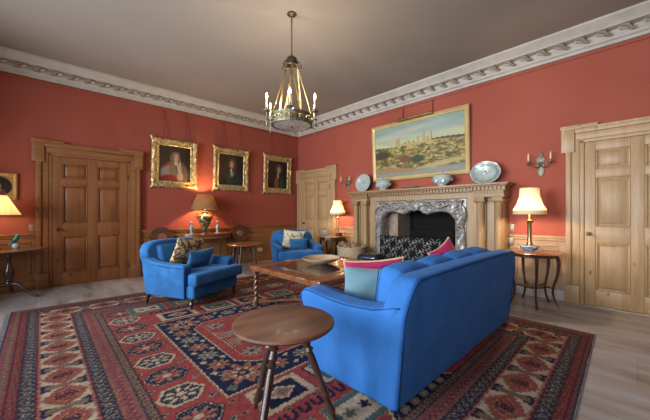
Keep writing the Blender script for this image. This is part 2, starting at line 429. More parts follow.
# doors: slab with six recessed raised-and-fielded panels, crossetted architrave
def door(n, T, w, h, m, mh, hx, label, handmat, st=.125, mid=.14):
    """local: x across the opening 0..w, y out of the wall (negative = into the room), z up"""
    root = thing('door_%d'%n, label, 'door'); root['kind'] = 'structure'; root.matrix_world = T
    del root['category']
    cx = w/2
    cols = [(st, cx-mid/2), (cx+mid/2, w-st)]
    rows = [(.22*h/2.21,.85*h/2.21),(1.07*h/2.21,1.72*h/2.21),(1.84*h/2.21,2.09*h/2.21)]
    g = G()
    g.bx(0,w,-.010,0,0.012,h)
    for a,b_ in ((0,st),(cx-mid/2,cx+mid/2),(w-st,w)): g.bx(a,b_,-.045,-.008,.012,h,.003)
    zz = [.012]+[q for r_ in rows for q in r_]+[h]
    for i in range(0,len(zz),2):
        for a,b_ in cols: g.bx(a,b_,-.045,-.008,zz[i],zz[i+1],.003)
    slab = g.obj('door_leaf', m, root)
    for r0,r1 in rows:
        for a,b_ in cols:
            g = G()
            i = .022
            for q in ((a,a+i,r0,r1),(b_-i,b_,r0,r1),(a+i,b_-i,r0,r0+i),(a+i,b_-i,r1-i,r1)): g.bx(q[0],q[1],-.038,-.008,q[2],q[3],.009)
            x0,x1,z0,z1 = a+.06,b_-.06,r0+.06,r1-.06
            v = [(a+.028,-.010,r0+.028),(b_-.028,-.010,r0+.028),(b_-.028,-.010,r1-.028),(a+.028,-.010,r1-.028),(x0,-.030,z0),(x1,-.030,z0),(x1,-.030,z1),(x0,-.030,z1)]
            g._add(v,[(4,5,6,7),(0,1,5,4),(1,2,6,5),(2,3,7,6),(3,0,4,7)])
            g.obj('door_panel', m, slab)
    g = G(); cw = .20
    for sgn in (0,1):
        x = (lambda q: -q) if sgn == 0 else (lambda q: w+q)
        def B(a,b_,y,z0,z1,bv=.004): g.bx(min(x(a),x(b_)),max(x(a),x(b_)),y,0,z0,z1,bv)
        B(.005,.05,-.045,0,h+.03); B(.05,.14,-.055,0.25,h+.06); B(.14,cw,-.08,0.25,h+.1,.008); B(.05,cw+.01,-.085,0,.25,.008)
        B(.10,cw+.05,-.082,h-.12,h+.22,.008); B(.05,cw+.06,-.10,h+.22,h+.25,.006)
    g.bx(-.05,w+.05,-.045,0,h+.005,h+.05,.004); g.bx(-.1,w+.1,-.055,0,h+.05,h+.14,.004); g.bx(-.1,w+.1,-.08,0,h+.14,h+.20,.006)
    g.bx(.12,w-.12,-.085,0,h+.19,h+.215,.004); 
    for a,b_ in ((-.26,.14),(w-.14,w+.26)): g.bx(a,b_,-.085,0,h+.20,h+.25,.006)
    g.obj('architrave', mh, root)
    # handle
    g = G(); q = T3(hx,-.043,.97*h/2.21)
    g.lathe([(.0,0),(.022,0),(.024,.004),(.012,.010),(.010,.035),(.022,.042),(.027,.055),(.022,.068),(0,.072)], seg=16, M=q @ R3('X',90))
    g.obj('door_knob', handmat, slab)
    for z in (h*.12,h*.87):
        g = G(); xx = w-.004 if hx < w/2 else .004
        g.tube([(xx,-.048,z-.06),(xx,-.048,z+.06)],.010,8); g.obj('hinge', M['bronze'], slab)
    g = G(); g.bx(-.0,w,-.07,0,0,.010); g.obj('threshold', M['plate'], root)
    return root
door(1, T3(.14,YB,0), 1.07, 2.21, M['pineD'], M['pineDH'], .07, 'six panelled waxed pine door left of the portraits', M['bronze'])
door(2, T3(XR,.50,0) @ R3('Z',-90), 1.0, 2.21, M['pine'], M['pine'], .045, 'pale six panelled pine door at right edge of the room', M['bronze'], .11, .12)
door(3, T3(XR,6.57,0) @ R3('Z',-90), 1.12, 2.21, M['pine'], M['pine'], .10, 'pale pine door in the far corner beside fireplace', M['bronze'])

# ------------------------------------------------------------------ colour grids (rug and paintings)
def sm(x, a, b): t = np.clip((x-a)/(b-a),0,1); return t*t*(3-2*t)
class Img:
    def __init__(s, X, Y, bg): s.X, s.Y = X, Y; s.c = np.zeros(X.shape+(3,)); s.c[:] = bg
    def put(s, mask, col):
        m = np.clip(mask,0,1).astype(float)[...,None]; s.c = s.c*(1-m)+np.array(col)*m
    def ell(s, cx, cy, rx, ry, col, soft=.1, rot=0, a=1):
        X, Y = s.X-cx, s.Y-cy; c_, n_ = math.cos(rot), math.sin(rot)
        u, v = (X*c_+Y*n_)/rx, (-X*n_+Y*c_)/ry
        s.put(a*(1-sm(np.sqrt(u*u+v*v),1-soft,1+soft)), col)
def grid_obj(name, x0,x1,y0,y1,nx,ny, fcol, m, M4=None, parent=None, zf=None, warp=None):
    xs = np.linspace(x0,x1,nx); ys_ = np.linspace(y0,y1,ny); X, Y = np.meshgrid(xs,ys_)
    c = fcol(X,Y); Z = zf(X,Y) if zf is not None else np.zeros_like(X)
    co = np.stack([X,Y,Z],-1).reshape(-1,3)
    if M4 is not None:
        A = np.array(M4); co = co @ A[:3,:3].T + A[:3,3]
    me = bpy.data.meshes.new(name); i = np.arange(nx*ny).reshape(ny,nx)
    q = np.stack([i[:-1,:-1],i[:-1,1:],i[1:,1:],i[1:,:-1]],-1).reshape(-1,4)
    co = warp(co) if warp else co; me.vertices.add(len(co)); me.vertices.foreach_set('co', co.ravel().astype(np.float32))
    me.loops.add(q.size); me.loops.foreach_set('vertex_index', q.ravel().astype(np.int32))
    me.polygons.add(len(q)); me.polygons.foreach_set('loop_start', (np.arange(len(q))*4).astype(np.int32))
    me.update(calc_edges=True)
    at = me.color_attributes.new('Col','FLOAT_COLOR','POINT')
    rgba = np.ones((len(co),4),np.float32); rgba[:,:3] = c.reshape(-1,3); at.data.foreach_set('color', rgba.ravel())
    me.materials.append(m)
    o = bpy.data.objects.new(name, me); COL.objects.link(o)
    if parent: o.parent = parent
    return o

RED=(.25,.045,.042); DRED=(.13,.022,.030); NAVY=(.012,.015,.045); CRM=(.39,.30,.205); BLU=(.105,.105,.115); SAL=(.29,.125,.09); GRN=(.10,.115,.08); ORG=(.24,.062,.050); TEA=(.06,.10,.095); GREY=(.22,.21,.18)
def rosette(I, X, Y, R, n, col, col2, col3, el=(1,1)):
    r = np.hypot(X/el[0],Y/el[1]); a = np.arctan2(Y/el[1],X/el[0])
    I.put(r < R*(.80+.22*np.cos(n*a)), col)
    I.put(r < R*(.70+.20*np.cos(n*a)), NAVY); I.put(r < R*(.62+.18*np.cos(n*a)), col)
    I.put(r < R*(.52+.14*np.cos(n*a+PI)), col2)
    I.put(r < R*.22, col3)
def rugcol(X, Y):
    X = X+.0045*np.sin(Y*190)+.003*np.sin(Y*83); Y = Y+.0045*np.sin(X*185)+.003*np.sin(X*71)
    n1 = np.sin(X*61+np.sin(Y*23))*np.sin(Y*57+np.sin(X*31))
    I = Img(X,Y,RED)
    I.c *= (1+.12*n1)[...,None]
    dl, dr, db, dt = X+.27, 4.08-X, Y-.25+.06, 5.40-Y
    d = np.minimum(np.minimum(dl,dr),np.minimum(db,dt))
    side = (np.minimum(dl,dr) < np.minimum(db,dt))
    s = np.where(side, Y-3.39, X-3.30); pitch = np.where(side,.34,.385)
    F = d > .80
    # ---- field: scattered small motifs
    gx, gy = (X-.69), (Y-2.5)
    cx_, cy_ = ((gx+.11) % .22)-.11, ((gy+.08) % .16)-.08
    I.put(F & ((np.abs(cx_)/.045+np.abs(cy_)/.022) < 1), SAL)
    I.put(F & ((np.abs(cx_)/.018+np.abs(cy_)/.010) < 1), NAVY)
    # side columns of hexagons, x=.69 and mirror
    for cxx in (.69, 3.17):
        hx = X-cxx
        k = np.round((Y-2.5)/.32); hy = Y-2.5-k*.32
        colr = F & (np.abs(hx) < .19) & (Y > 1.35) & (Y < 4.75)
        I.put(colr & (np.abs(hx) < .175), RED)
        m = np.maximum(np.abs(hx)/.165+np.abs(hy)/.26, np.abs(hy)/.128)
        odd = (k.astype(int) % 2) == 0
        I.put(colr & (m < 1), CRM); I.put(colr & (m < 1) & odd, NAVY)
        I.put(colr & (m < .96) & (m > .90) & odd, CRM)
        I.put(colr & (m < .82) & ~odd, NAVY)
        I.put(colr & (m < .86) & odd, NAVY)
        r = np.hypot(hx/1.25,hy); a = np.arctan2(hy,hx/1.25)
        I.put(colr & (np.abs(np.sin(hx*130)*np.sin(hy*120)) > .55) & (m < .8), (.16,.13,.12))
        I.put(colr & (r < .088*(.80+.25*np.cos(8*a))), SAL)
        I.put(colr & (r < .088*(.80+.25*np.cos(8*a))) & ~odd, CRM)
        I.put(colr & (r < .055*(.8+.2*np.cos(8*a+PI))), RED)
        I.put(colr & (r < .055*(.8+.2*np.cos(8*a+PI))) & ~odd, NAVY)
        I.put(colr & (r < .028), CRM)
        # small diamonds between
        h2 = Y-2.66-np.round((Y-2.66)/.32)*.32
        for sx in (-.15,.15):
            I.put(colr & ((np.abs(hx-sx)/.035+np.abs(h2)/.03) < 1), GREY)
            I.put(colr & ((np.abs(hx-sx)/.015+np.abs(h2)/.013) < 1), NAVY)
    # ---- central navy ring with cut inner corners
    ex, ey = np.abs(X-1.93), np.abs(Y-2.83)
    out = np.maximum(ex-1.02, ey-.90)
    I.put(out < .018, CRM); I.put(out < 0, NAVY)
    inn = np.maximum(np.maximum(ex-.75, ey-.60), (ex+ey-1.22)*.75)
    I.put(inn < .016, CRM); I.put(inn < 0, RED)
    I.put((inn < -.08) & (inn > -.09), CRM)
    ring = (out < 0) & (inn > .02)
    for (axis, pos, lo_, hi_, st) in ((0,.885,2.83,.66,.22),(1,.75,1.93,.78,.26)):
        A, Bc = (ex, Y-2.83) if axis == 0 else (ey, X-1.93)
        kk = np.round(Bc/st); t = Bc-kk*st; w_ = A-pos
        ok = ring & (np.abs(Bc) < hi_)
        odd = (kk.astype(int) % 2) == 0
        r = np.hypot(w_,t); a = np.arctan2(w_,t)
        mk = r < .088*(.82+.22*np.cos(8*a))
        I.put(ok & (r < .102*(.82+.22*np.cos(8*a))), (.03,.03,.04)); I.put(ok & mk, CRM); mk = r < .078*(.82+.22*np.cos(8*a))
        I.put(ok & mk & odd, SAL); I.put(ok & mk & ~odd, GREY)
        I.put(ok & (r < .05*(.8+.2*np.cos(8*a))), ORG); I.put(ok & (r < .05*(.8+.2*np.cos(8*a))) & ~odd, GRN)
        I.put(ok & (r < .02), CRM)
        t2 = Bc-(np.floor(Bc/st)+.5)*st
        for q in (-.08,.08): I.put(ok & ((np.abs(w_-q)/.03+np.abs(t2)/.035) < 1), CRM)
    rx, ry = ex-.80, ey-.69
    r = np.hypot(rx,ry); a = np.arctan2(ry,rx)
    I.put((out < 0) & (r < .165*(.80+.22*np.cos(8*a))), SAL)
    I.put((out < 0) & (r < .125*(.80+.22*np.cos(8*a))), ORG)
    I.put((out < 0) & (r < .10*(.75+.25*np.cos(8*a))), CRM)
    I.put((out < 0) & (r < .05), NAVY); I.put((out < 0) & (r < .025), SAL)
    rx, ry = ex-.955, ey-.83
    I.put((np.abs(rx)+np.abs(ry)) < .05, GRN)
    # inner field: grey rosettes, cream bars, large centre medallion
    for (px, py, R_) in ((.56,.40,.10),(.50,.10,.08),(.2,.42,.09)):
        rx, ry = ex-px, ey-py
        r = np.hypot(rx,ry); a = np.arctan2(ry,rx)
        I.put((inn < -.02) & (r < R_*(.8+.22*np.cos(8*a))), GREY); I.put((inn < -.02) & (r < R_*.5*(.8+.2*np.cos(8*a))), SAL); I.put((inn < 0) & (r < R_*.2), NAVY)
    for q in range(4):
        I.put((np.abs(ex-.66+q*.03) < .006) & (np.abs(ey-.12) < .10), CRM)
    m = np.maximum(ex/.42+ey/.5, np.maximum(ex/.34, ey/.32)); I.put(m < 1, CRM); I.put(m < .94, NAVY)
    rosette(I, X-1.93, Y-2.83, .24, 8, SAL, CRM, NAVY)
    # ---- panels below and above the ring
    for sy in (1,-1):
        YY = 2.83-(Y-2.83)*sy if sy == 1 else Y
        YY = Y if sy == 1 else 5.66-Y
        for j, pcx in enumerate((1.20,1.70,2.16,2.66)):
            px, py = X-pcx, YY-1.72
            m = np.maximum(np.abs(px)/.21, np.abs(py)/.155)
            I.put(F & (m < 1), NAVY if j % 2 else CRM); I.put(F & (m < .93), CRM if j % 2 else (.40,.28,.18)); I.put(F & (m < .72), NAVY if j % 2 == 0 else TEA)
            dd = np.abs(px)/.12+np.abs(py)/.085; I.put(F & (dd < 1), CRM); I.put(F & (dd < .7), NAVY if j % 2 else SAL); I.put(F & (dd < .35), GRN)
        for pcx in np.arange(1.0,2.9,.105):      # row of U shaped hooks
            px, py = X-pcx, YY-1.47
            u = np.maximum(np.abs(np.hypot(px,np.minimum(py,0)*1.0)-.030)/.011, np.where(py > .045, 9, 0))
            I.put(F & (u < 1), NAVY)
        for j, pcx in enumerate((.98,1.45,1.93,2.41,2.88)):
            px, py = X-pcx, YY-1.24
            m = np.maximum(np.abs(px)/.205, np.abs(py)/.15)
            I.put(F & (m < 1), CRM); I.put(F & (m < .95), TEA); I.put(F & (m < .66), CRM)
            for qx in (-.07,.07):
                rr = np.hypot(px-qx,py); aa = np.arctan2(py,px-qx)
                I.put(F & (rr < .045*(.75+.25*np.cos(5*aa))), GRN if qx < 0 else NAVY)
        m = np.maximum(np.abs(X-1.9)/.42+np.abs(YY-.98)/.5, np.abs(YY-.98)/.13)
        I.put((YY > .93) & (m < 1), CRM); I.put((YY > .93) & (m < .93), NAVY)
        k = X-1.9-np.round((X-1.9)/.12)*.12; rr = np.hypot(k,YY-1.02)
        I.put((YY > .93) & (m < .85) & (rr < .042), GREY); I.put((YY > .93) & (m < .85) & (rr < .018), CRM)
    # ---- borders
    B = d <= .80
    I.put(B, DRED)
    def band(a, b_): return (d > a) & (d <= b_)
    w1 = s*1.0
    I.put(band(0,.12), (.19,.045,.045)); I.put(band(.012,.030) & (((w1/.04)%1) < .5), (.12,.11,.11)); 
    I.put(band(.035,.095) & ((np.abs(((w1/.05)%1)-.5)+np.abs((d-.065)/.06)) < .42), GRN)
    I.put(band(.035,.095) & ((np.abs(((w1/.05)%1)-.5)+np.abs((d-.065)/.06)) < .16), CRM)
    I.put(band(.095,.102), NAVY)
    I.put(band(.115,.15) & (((w1/.03+ (d/.03))%1) < .35), SAL)
    for (a, b_) in ((.155,.245),(.535,.625)):
        I.put(band(a,b_), BLU); I.put(band(a,a+.008), NAVY); I.put(band(b_-.008,b_), NAVY)
        t = ((w1/.075)%1-.5)*.075; r = np.hypot(t,d-(a+b_)/2)
        I.put(band(a+.01,b_-.01) & (r < .033), NAVY); I.put(band(a+.01,b_-.01) & (r < .022), GREY); I.put(band(a+.01,b_-.01) & (r < .010), DRED)
        t = (((w1/.075)+.5)%1-.5)*.075
        for q in (-.03,.03): I.put(band(a+.01,b_-.01) & (np.hypot(t,d-(a+b_)/2-q) < .010), SAL)
    I.put(band(.247,.262), (.36,.09,.08)); I.put(band(.520,.533), (.36,.09,.08))
    # main cream band: serrated medallions and navy-ended bow ties
    mb = band(.262,.520); I.put(mb, CRM)
    k = np.round(s/pitch); t = s-k*pitch; w_ = d-.391
    A = w_/.128; Bq = t/np.where(side,.160,.180)
    saw = .10*np.abs(((Bq*6)%1)-.5)*2+.10*np.abs(((A*6)%1)-.5)*2
    e = np.abs(A)**1.25+np.abs(Bq)**1.25
    I.put(mb & (e < 1.04-saw*1.5), ORG); I.put(mb & (e < .66-saw*1.2), (.33,.14,.085)); I.put(mb & (e < .52-saw*1.0), (.20,.04,.032)); I.put(mb & (e < .30-saw*.4), CRM); I.put(mb & (e < .24-saw*.4), ORG)
    I.put(mb & (np.abs(A) < .42) & (np.abs(Bq) < .20) & (((A*6+Bq*3)%1) < .55), NAVY)
    t2 = s-(np.floor(s/pitch)+.5)*pitch
    hh = .018+.22*np.abs(w_)**1.0
    I.put(mb & (np.abs(t2) < hh) & (np.abs(w_) < .115), (.15,.115,.085)); I.put(mb & (np.abs(t2) < hh*.55) & (np.abs(w_) < .115) & (((w_/.03)%1) < .5), (.16,.08,.06))
    I.put(mb & (np.abs(t2) < .058) & (np.abs(w_) > .106) & (np.abs(w_) < .126), NAVY)
    I.put(mb & (np.abs(np.abs(t2)-.04) < .010) & (np.abs(w_) > .075) & (np.abs(w_) < .12), NAVY)
    # inner red strip and green guard
    I.put(band(.625,.735), (.21,.065,.06)); I.put(band(.628,.645) & (((w1/.04)%1) < .5), (.25,.16,.12)); I.put(band(.715,.732) & (((w1/.04)%1) < .5), (.10,.09,.10))
    zz = np.abs(((w1/.06)%1)-.5)*2*.06-.03
    I.put(band(.65,.71) & (np.abs(d-.68-zz*.6) < .008), SAL); I.put(band(.65,.71) & (np.abs(d-.68+zz*.6) < .006), (.12,.03,.07))
    I.put(band(.735,.795), (.16,.125,.09)); I.put(band(.735,.742), NAVY); I.put(band(.788,.795), NAVY)
    I.put(band(.745,.785) & ((np.abs(((w1/.045)%1)-.5)+np.abs((d-.765)/.05)) < .35), DRED)
    I.put(band(.745,.785) & ((np.abs(((w1/.045)%1)-.5)+np.abs((d-.765)/.05)) < .12), CRM)
    I.put((X < -.258) | (X > 4.068) | (Y < .262) | (Y > 5.39), (.035,.03,.06))
    # uneven dyeing across the weave
    e1 = np.zeros(X.shape); gg = np.abs(np.diff(I.c.sum(-1),axis=0)); e1[1:,:] = gg; g2 = np.abs(np.diff(I.c.sum(-1),axis=1)); e1[:,1:] = np.maximum(e1[:,1:],g2)
    I.c *= (1-.42*np.clip(e1/.25,0,1))[...,None]
    fine = .5+.5*np.sin(X*330)*np.sin(Y*310+np.sin(X*40)*2); I.c *= (.95+.22*fine)[...,None]
    big = .93+.09*np.sin(Y*3.1+1.3*np.sin(X*1.7))*np.sin(X*2.3+.6)+.03*np.sin(Y*40)
    return np.clip(I.c*big[...,None],0,1)

def rw1(x, y):      # the rug lies slightly out of square
    u = (x+2.175)/4.35; v = (y+2.575)/5.15
    return x+.05*u*v, y+(1-v)*(-.03+.08*u)+v*(.0-.20*u)
def rugwarp(c):
    c = c.copy(); x, y = rw1(c[:,0], c[:,1]); c[:,0] = x; c[:,1] = y; return c
def rugv(c): x, y = rw1(c.x, c.y); return Vector((x,y,c.z))
rug = thing('area_rug', 'large red and navy patterned wool rug with cream medallion borders on stone floor', 'rug', (1.905,2.825,0))
g = G(); g.bx(-2.175,2.175,-2.575,2.575,.001,.010); g.xf(rugv); g.obj('rug_backing', M['fringe'], rug)
grid_obj('pile', -.27,4.08,.25,5.40,640,758, rugcol, M['rug'], T3(-1.905,-2.825,0), rug,
         zf=lambda X,Y: .0125+.0012*np.sin(X*9+Y*3)*np.sin(Y*7), warp=rugwarp)
g = G(); random.seed(8)
y = -2.57
while y < 2.57:      # fringe along both short ends of the rug
    for sx in (-1,1):
        L_ = .035+.015*random.random(); g.tube([(sx*2.173,y,.006),(sx*(2.173+L_*.5),y+random.uniform(-.008,.008),.007),(sx*(2.173+L_),y+random.uniform(-.014,.014),.003)],.0028,4)
    y += .02
g.xf(rugv); f_ = g.obj('fringe', M['fringe'], rug); f_['kind'] = 'stuff'
g = G(); g.tube([(-2.175,-2.575,.008),(0,-2.58,.008),(2.175,-2.575,.008)],.006,6); g.xf(rugv); g.obj('selvedge', M['fringe'], rug)

# ------------------------------------------------------------------ pictures
def carved_frame(w, h, fw, dep, wav, m, parent, name='frame', amp=.019, seed=0, nper=90):
    """local: x right, y up, z out of the wall"""
    g = G(); pts = []
    hw, hh = w/2, h/2; per = [(-hw,-hh),(hw,-hh),(hw,hh),(-hw,hh)]
    loop = []
    for i in range(4):
        a, b_ = per[i], per[(i+1)%4]; n = max(4,int(nper*math.dist(a,b_)/(2*(w+h))))
        for k in range(n): loop.append((a[0]+(b_[0]-a[0])*k/n, a[1]+(b_[1]-a[1])*k/n, k/n))
    prof = [(0,0),(0,.55),(.12,.85),(.3,1.0),(.5,.62),(.68,.45),(.82,.62),(.93,.5),(1,.30),(1,0)]
    V = []
    for (x,y_,t) in loop:
        o = amp*(math.cos(t*2*PI*wav)*.8+.35*math.cos(t*2*PI*wav*2.5)+.7*math.exp(-((min(t,1-t))/.07)**2)*1.3) if wav else 0
        sx, sy = (abs(x)-hw)/fw, (abs(y_)-hh)/fw
        for (q,z) in prof:
            ix = math.copysign(min(abs(x), hw), x); iy = math.copysign(min(abs(y_), hh), y_)
            fx = (hw-q*fw)/hw; fy = (hh-q*fw)/hh
            px, py = ix*fx, iy*fy
            k = 1-q
            if abs(abs(x)-hw) < 1e-6: px += math.copysign(o*k,x)
            if abs(abs(y_)-hh) < 1e-6: py += math.copysign(o*k,y_)
            zz = z*dep
            if wav and z > .4: zz += amp*1.3*noise.noise(Vector((px*30+seed,py*30,q*7)))
            V.append((px,py,zz))
    n = len(loop); m_ = len(prof); F = []
    for i in range(n):
        j = (i+1)%n
        for k in range(m_-1): F.append((i*m_+k,j*m_+k,j*m_+k+1,i*m_+k+1))
    g._add(V,F)
    if wav:       # corner and centre leaf sprays
        for (cx,cy) in [(-hw+fw*.45,-hh+fw*.45),(hw-fw*.45,-hh+fw*.45),(hw-fw*.45,hh-fw*.45),(-hw+fw*.45,hh-fw*.45)]:
            for k in range(5):
                a = math.atan2(cy,cx)+(k-2)*.6; L_ = fw*.55
                g.tube([(cx,cy,dep*.7),(cx+L_*.6*math.cos(a),cy+L_*.6*math.sin(a),dep*1.05),(cx+L_*math.cos(a),cy+L_*math.sin(a),dep*.7)],[.010,.013,.004],6)
    return g.obj(name, m, parent, angle=50)

def portrait(kind):
    def f(X, Y):   # X -.5..5 , Y -.5...5 (normalised)
        bg = (.022,.014,.010)
        I = Img(X,Y,bg)
        I.ell(-.25,.25,.45,.5,(.05,.032,.018),.6)
        if kind == 0:      # wigged sitter in pale cloak and red sash, body turned
            I.ell(.02,-.32,.40,.42,(.16,.10,.06),.15); I.ell(-.24,-.26,.22,.20,(.30,.26,.21),.3,.6); I.ell(-.04,-.17,.16,.20,(.20,.15,.09),.35); I.ell(.10,-.22,.05,.25,(.10,.05,.03),.4,.3)
            I.ell(-.16,-.44,.30,.13,(.30,.03,.02),.25); I.ell(.12,-.05,.07,.32,(.42,.36,.28),.2,.15); I.ell(.16,-.36,.10,.12,(.4,.3,.22),.3)
            I.ell(-.06,.17,.10,.14,(.22,.14,.075),.3); I.ell(.08,.17,.08,.15,(.17,.10,.05),.3); I.ell(.02,.27,.11,.07,(.25,.17,.09),.3)
            I.ell(.03,.17,.072,.105,(.62,.36,.24),.15); I.ell(.02,.02,.05,.06,(.55,.5,.42),.3)
            I.ell(-.27,-.05,.12,.03,(.34,.05,.03),.4,.7)
        elif kind == 1:    # green coat
            I.ell(.10,-.38,.30,.36,(.022,.042,.032),.12); I.ell(.02,-.10,.07,.13,(.40,.36,.28),.3,-.2); I.ell(-.10,-.36,.10,.26,(.03,.055,.04),.2)
            I.ell(.02,.20,.16,.18,(.12,.07,.035),.25); I.ell(.09,.08,.09,.20,(.10,.055,.03),.3)
            I.ell(.0,.17,.078,.115,(.56,.30,.18),.15); I.ell(-.02,-.01,.04,.05,(.5,.46,.38),.3)
        else:              # dark coat with orange waistcoat
            I.ell(.10,-.40,.33,.36,(.02,.035,.025),.12); I.ell(-.06,-.30,.10,.24,(.30,.08,.03),.2); I.ell(.18,-.34,.10,.22,(.03,.07,.04),.3)
            I.ell(.05,.22,.15,.16,(.16,.10,.06),.25); I.ell(.05,.17,.078,.115,(.58,.34,.21),.15); I.ell(.01,-.03,.045,.10,(.5,.46,.38),.3,.2)
        for ex_ in (-.028,.028):
            cx = {0:.035,1:.0,2:.05}[kind]; I.ell(cx+ex_,.19,.014,.010,(.06,.03,.02),.5)
        cx = {0:.035,1:.0,2:.05}[kind]; I.ell(cx,.115,.022,.008,(.32,.08,.05),.5); I.ell(cx+.005,.155,.009,.022,(.66,.42,.3),.6)
        I.c *= .62; I.c *= (1-.45*sm(Y,-.1,-.5))[...,None]**0; I.c *= (1+.16*np.sin(X*90+np.sin(Y*40)*2)*np.sin(Y*80))[...,None]
        return I.c
    return f
def picture(name, label, cat, T, w, h, fw, dep, wav, fm, func, m=M['canvas'], group=None, nx=110, ny=130, wires=None, lean=2.5, seed=0):
    root = thing(name, label, cat, group=group)
    root.matrix_world = T
    L = R3('X', 0)
    pv = T3(0,-h/2,.012) @ R3('X',lean) @ T3(0,h/2,0)
    fr = carved_frame(w,h,fw,dep,wav,fm,root,seed=seed); fr.data.transform(pv)
    cw, ch = w-2*fw+.01, h-2*fw+.01
    c = grid_obj('canvas', -.5,.5,-.5,.5, nx, ny, func, m, pv @ T3(0,0,dep*.28) @ Matrix.Diagonal((cw,ch,1,1)), root)
    g = G(); g.bx(-w/2+.02,w/2-.02,-h/2+.02,h/2-.02,-.004,.006); b_ = g.obj('backboard', M['mahog'], root); b_.data.transform(pv)
    for wx, top in (wires or []):
        g = G(); g.tube([(wx,top,.015),(wx,h/2-.03,.03+h*math.sin(math.radians(lean)))],.005,6); g.obj('hanging_wire', M['wire'], root)
    return root
def TN(x, z): return Matrix(((1,0,0,x),(0,0,-1,YB),(0,1,0,z),(0,0,0,1)))      # local x->+X, y->+Z, z->-Y
def TE(y, z): return Matrix(((0,0,-1,XR),(-1,0,0,y),(0,1,0,z),(0,0,0,1)))      # local x->-Y, y->+Z, z->-X
pg = 'gilt framed portraits on the red back wall'
pw, ph = .88, .99
for i,(px,lab) in enumerate([(2.06,'gilt framed portrait of wigged sitter in pale cloak and red sash, nearest the pine door'),
                 (3.33,'middle gilt framed portrait of a sitter in a dark green coat'),
                 (4.67,'gilt framed portrait with orange waistcoat, nearest the room corner')]):
    picture('portrait_painting', lab, 'painting', TN(px,2.29), pw, ph, .135, .05, (4,5,4)[i], M['gilt'], portrait(i), group=pg,
            wires=[(-.22,3.40-2.29),(.22,3.40-2.29)], seed=i*7)
def landscape(X, Y):
    I = Img(X,Y,(.30,.33,.25))
    t = (Y+.5)
    n = np.sin(X*9+2*np.sin(Y*14+X*5))*np.sin(Y*22+X*6)
    sky = np.stack([.20+.24*sm(1-t,.1,.42),.29+.15*sm(1-t,.1,.42),.25-.02*(1-t)],-1)
    I.c = sky*(1+.10*n[...,None])
    I.ell(-.1,.36,.35,.05,(.40,.38,.30),.8,.1,.7); I.ell(.28,.30,.25,.05,(.26,.30,.30),.8,.1,.6); I.ell(-.35,.28,.2,.04,(.42,.42,.33),.8,0,.6)
    hor = .09+.02*np.sin(X*7)
    nz = np.sin(X*70+np.sin(Y*50)*2)*np.sin(Y*60+np.sin(X*40))
    gnd = np.zeros(X.shape+(3,)); gnd[:] = (.22,.17,.05); gnd *= (1+.35*nz)[...,None]
    I.put(Y < hor, (.25,.19,.06)); mk = (Y < hor)[...,None]; I.c = np.where(mk, gnd, I.c)
    I.put((Y < hor) & (Y > hor-.03), (.16,.15,.07))
    I.put((Y < hor+.012*np.sin(X*60)**2+.01) & (Y > hor-.02) & ((X > .12) | (X < -.25)), (.07,.06,.03))
    # a plain group of pale stone towers on the hill
    for (tx,w_,h_) in ((-.22,.014,.20),(-.19,.012,.22),(-.13,.03,.11),(-.08,.02,.13),(-.03,.03,.10),(.03,.012,.15),(.09,.018,.21),(.13,.014,.12),(.17,.012,.19)):
        I.put((np.abs(X-tx) < w_) & (Y > .05) & (Y < hor+h_-.04), (.40,.31,.17)); I.put((X-tx > w_*.3) & (X-tx < w_) & (Y > .05) & (Y < hor+h_-.04), (.24,.18,.10))
    I.ell(0,.06,.30,.05,(.36,.29,.10),.3)
    rng = np.random.RandomState(3)
    for k in range(520):
        x, y = rng.uniform(-.5,.5), rng.uniform(-.42,.07)
        c = [(.06,.055,.02),(.12,.06,.025),(.42,.36,.13),(.10,.10,.035),(.35,.27,.09),(.05,.05,.025)][rng.randint(6)]
        I.ell(x,y,rng.uniform(.006,.035),rng.uniform(.006,.022),c,.4,rng.uniform(-.4,.4),.8)
    I.ell(-.12,-.18,.07,.07,(.14,.06,.03),.3); I.ell(0.02,-.2,.08,.07,(.04,.05,.025),.3); I.ell(-.42,-.05,.12,.08,(.05,.04,.02),.3)
    I.put(.8*(1-sm(Y,-.42,-.36)), (.20,.22,.22)); I.ell(-.3,-.38,.35,.05,(.26,.17,.08),.3,-.1); I.ell(.3,-.33,.25,.04,(.35,.28,.11),.4,.2)
    return np.clip(I.c,0,1)
rt = picture('landscape_painting', 'wide gilt framed landscape with pale towers on a hill, above the fireplace', 'painting', TE(3.035,2.535), 2.08, 1.20, .085, .05, 0, M['giltpale'],
        landscape, nx=280, ny=170, lean=3)
# picture light over the landscape
pl = thing('picture_light', 'brass picture light bar hung above the landscape painting', 'lamp'); pl.matrix_world = TE(2.97,3.03)
g = G(); g.tube([(-.40,.08,.20),(.36,.08,.20)],.024,12); g.obj('light_bar', M['brass'], pl)
for sx in (-.36,.28):
    g = G(); g.tube([(sx,.10,.20),(sx,.13,.14),(sx,.16,.03),(sx,.40,.012)],.006,6); g.obj('bracket', M['bronze'], pl)
# little oval portrait by the left edge
def ovalp(X, Y):
    I = Img(X,Y,(.36,.21,.06)); I.ell(0,0,.46,.46,(.015,.010,.008),.02)
    I.ell(0,-.30,.26,.22,(.10,.02,.015),.15); I.ell(-.02,-.05,.12,.17,(.15,.10,.08),.3); I.ell(0,.02,.09,.12,(.55,.33,.22),.2); I.ell(0,-.18,.08,.06,(.45,.4,.34),.4)
    m = np.hypot(X,Y) > .47; return np.where(m[...,None], np.array((.36,.21,.06)), I.c)
picture('oval_miniature_painting', 'small square gilt frame with oval portrait at left edge', 'painting', TN(-.48,1.665), .42, .42, .05, .03, 0, M['giltflat'], ovalp, nx=90, ny=90, lean=1)

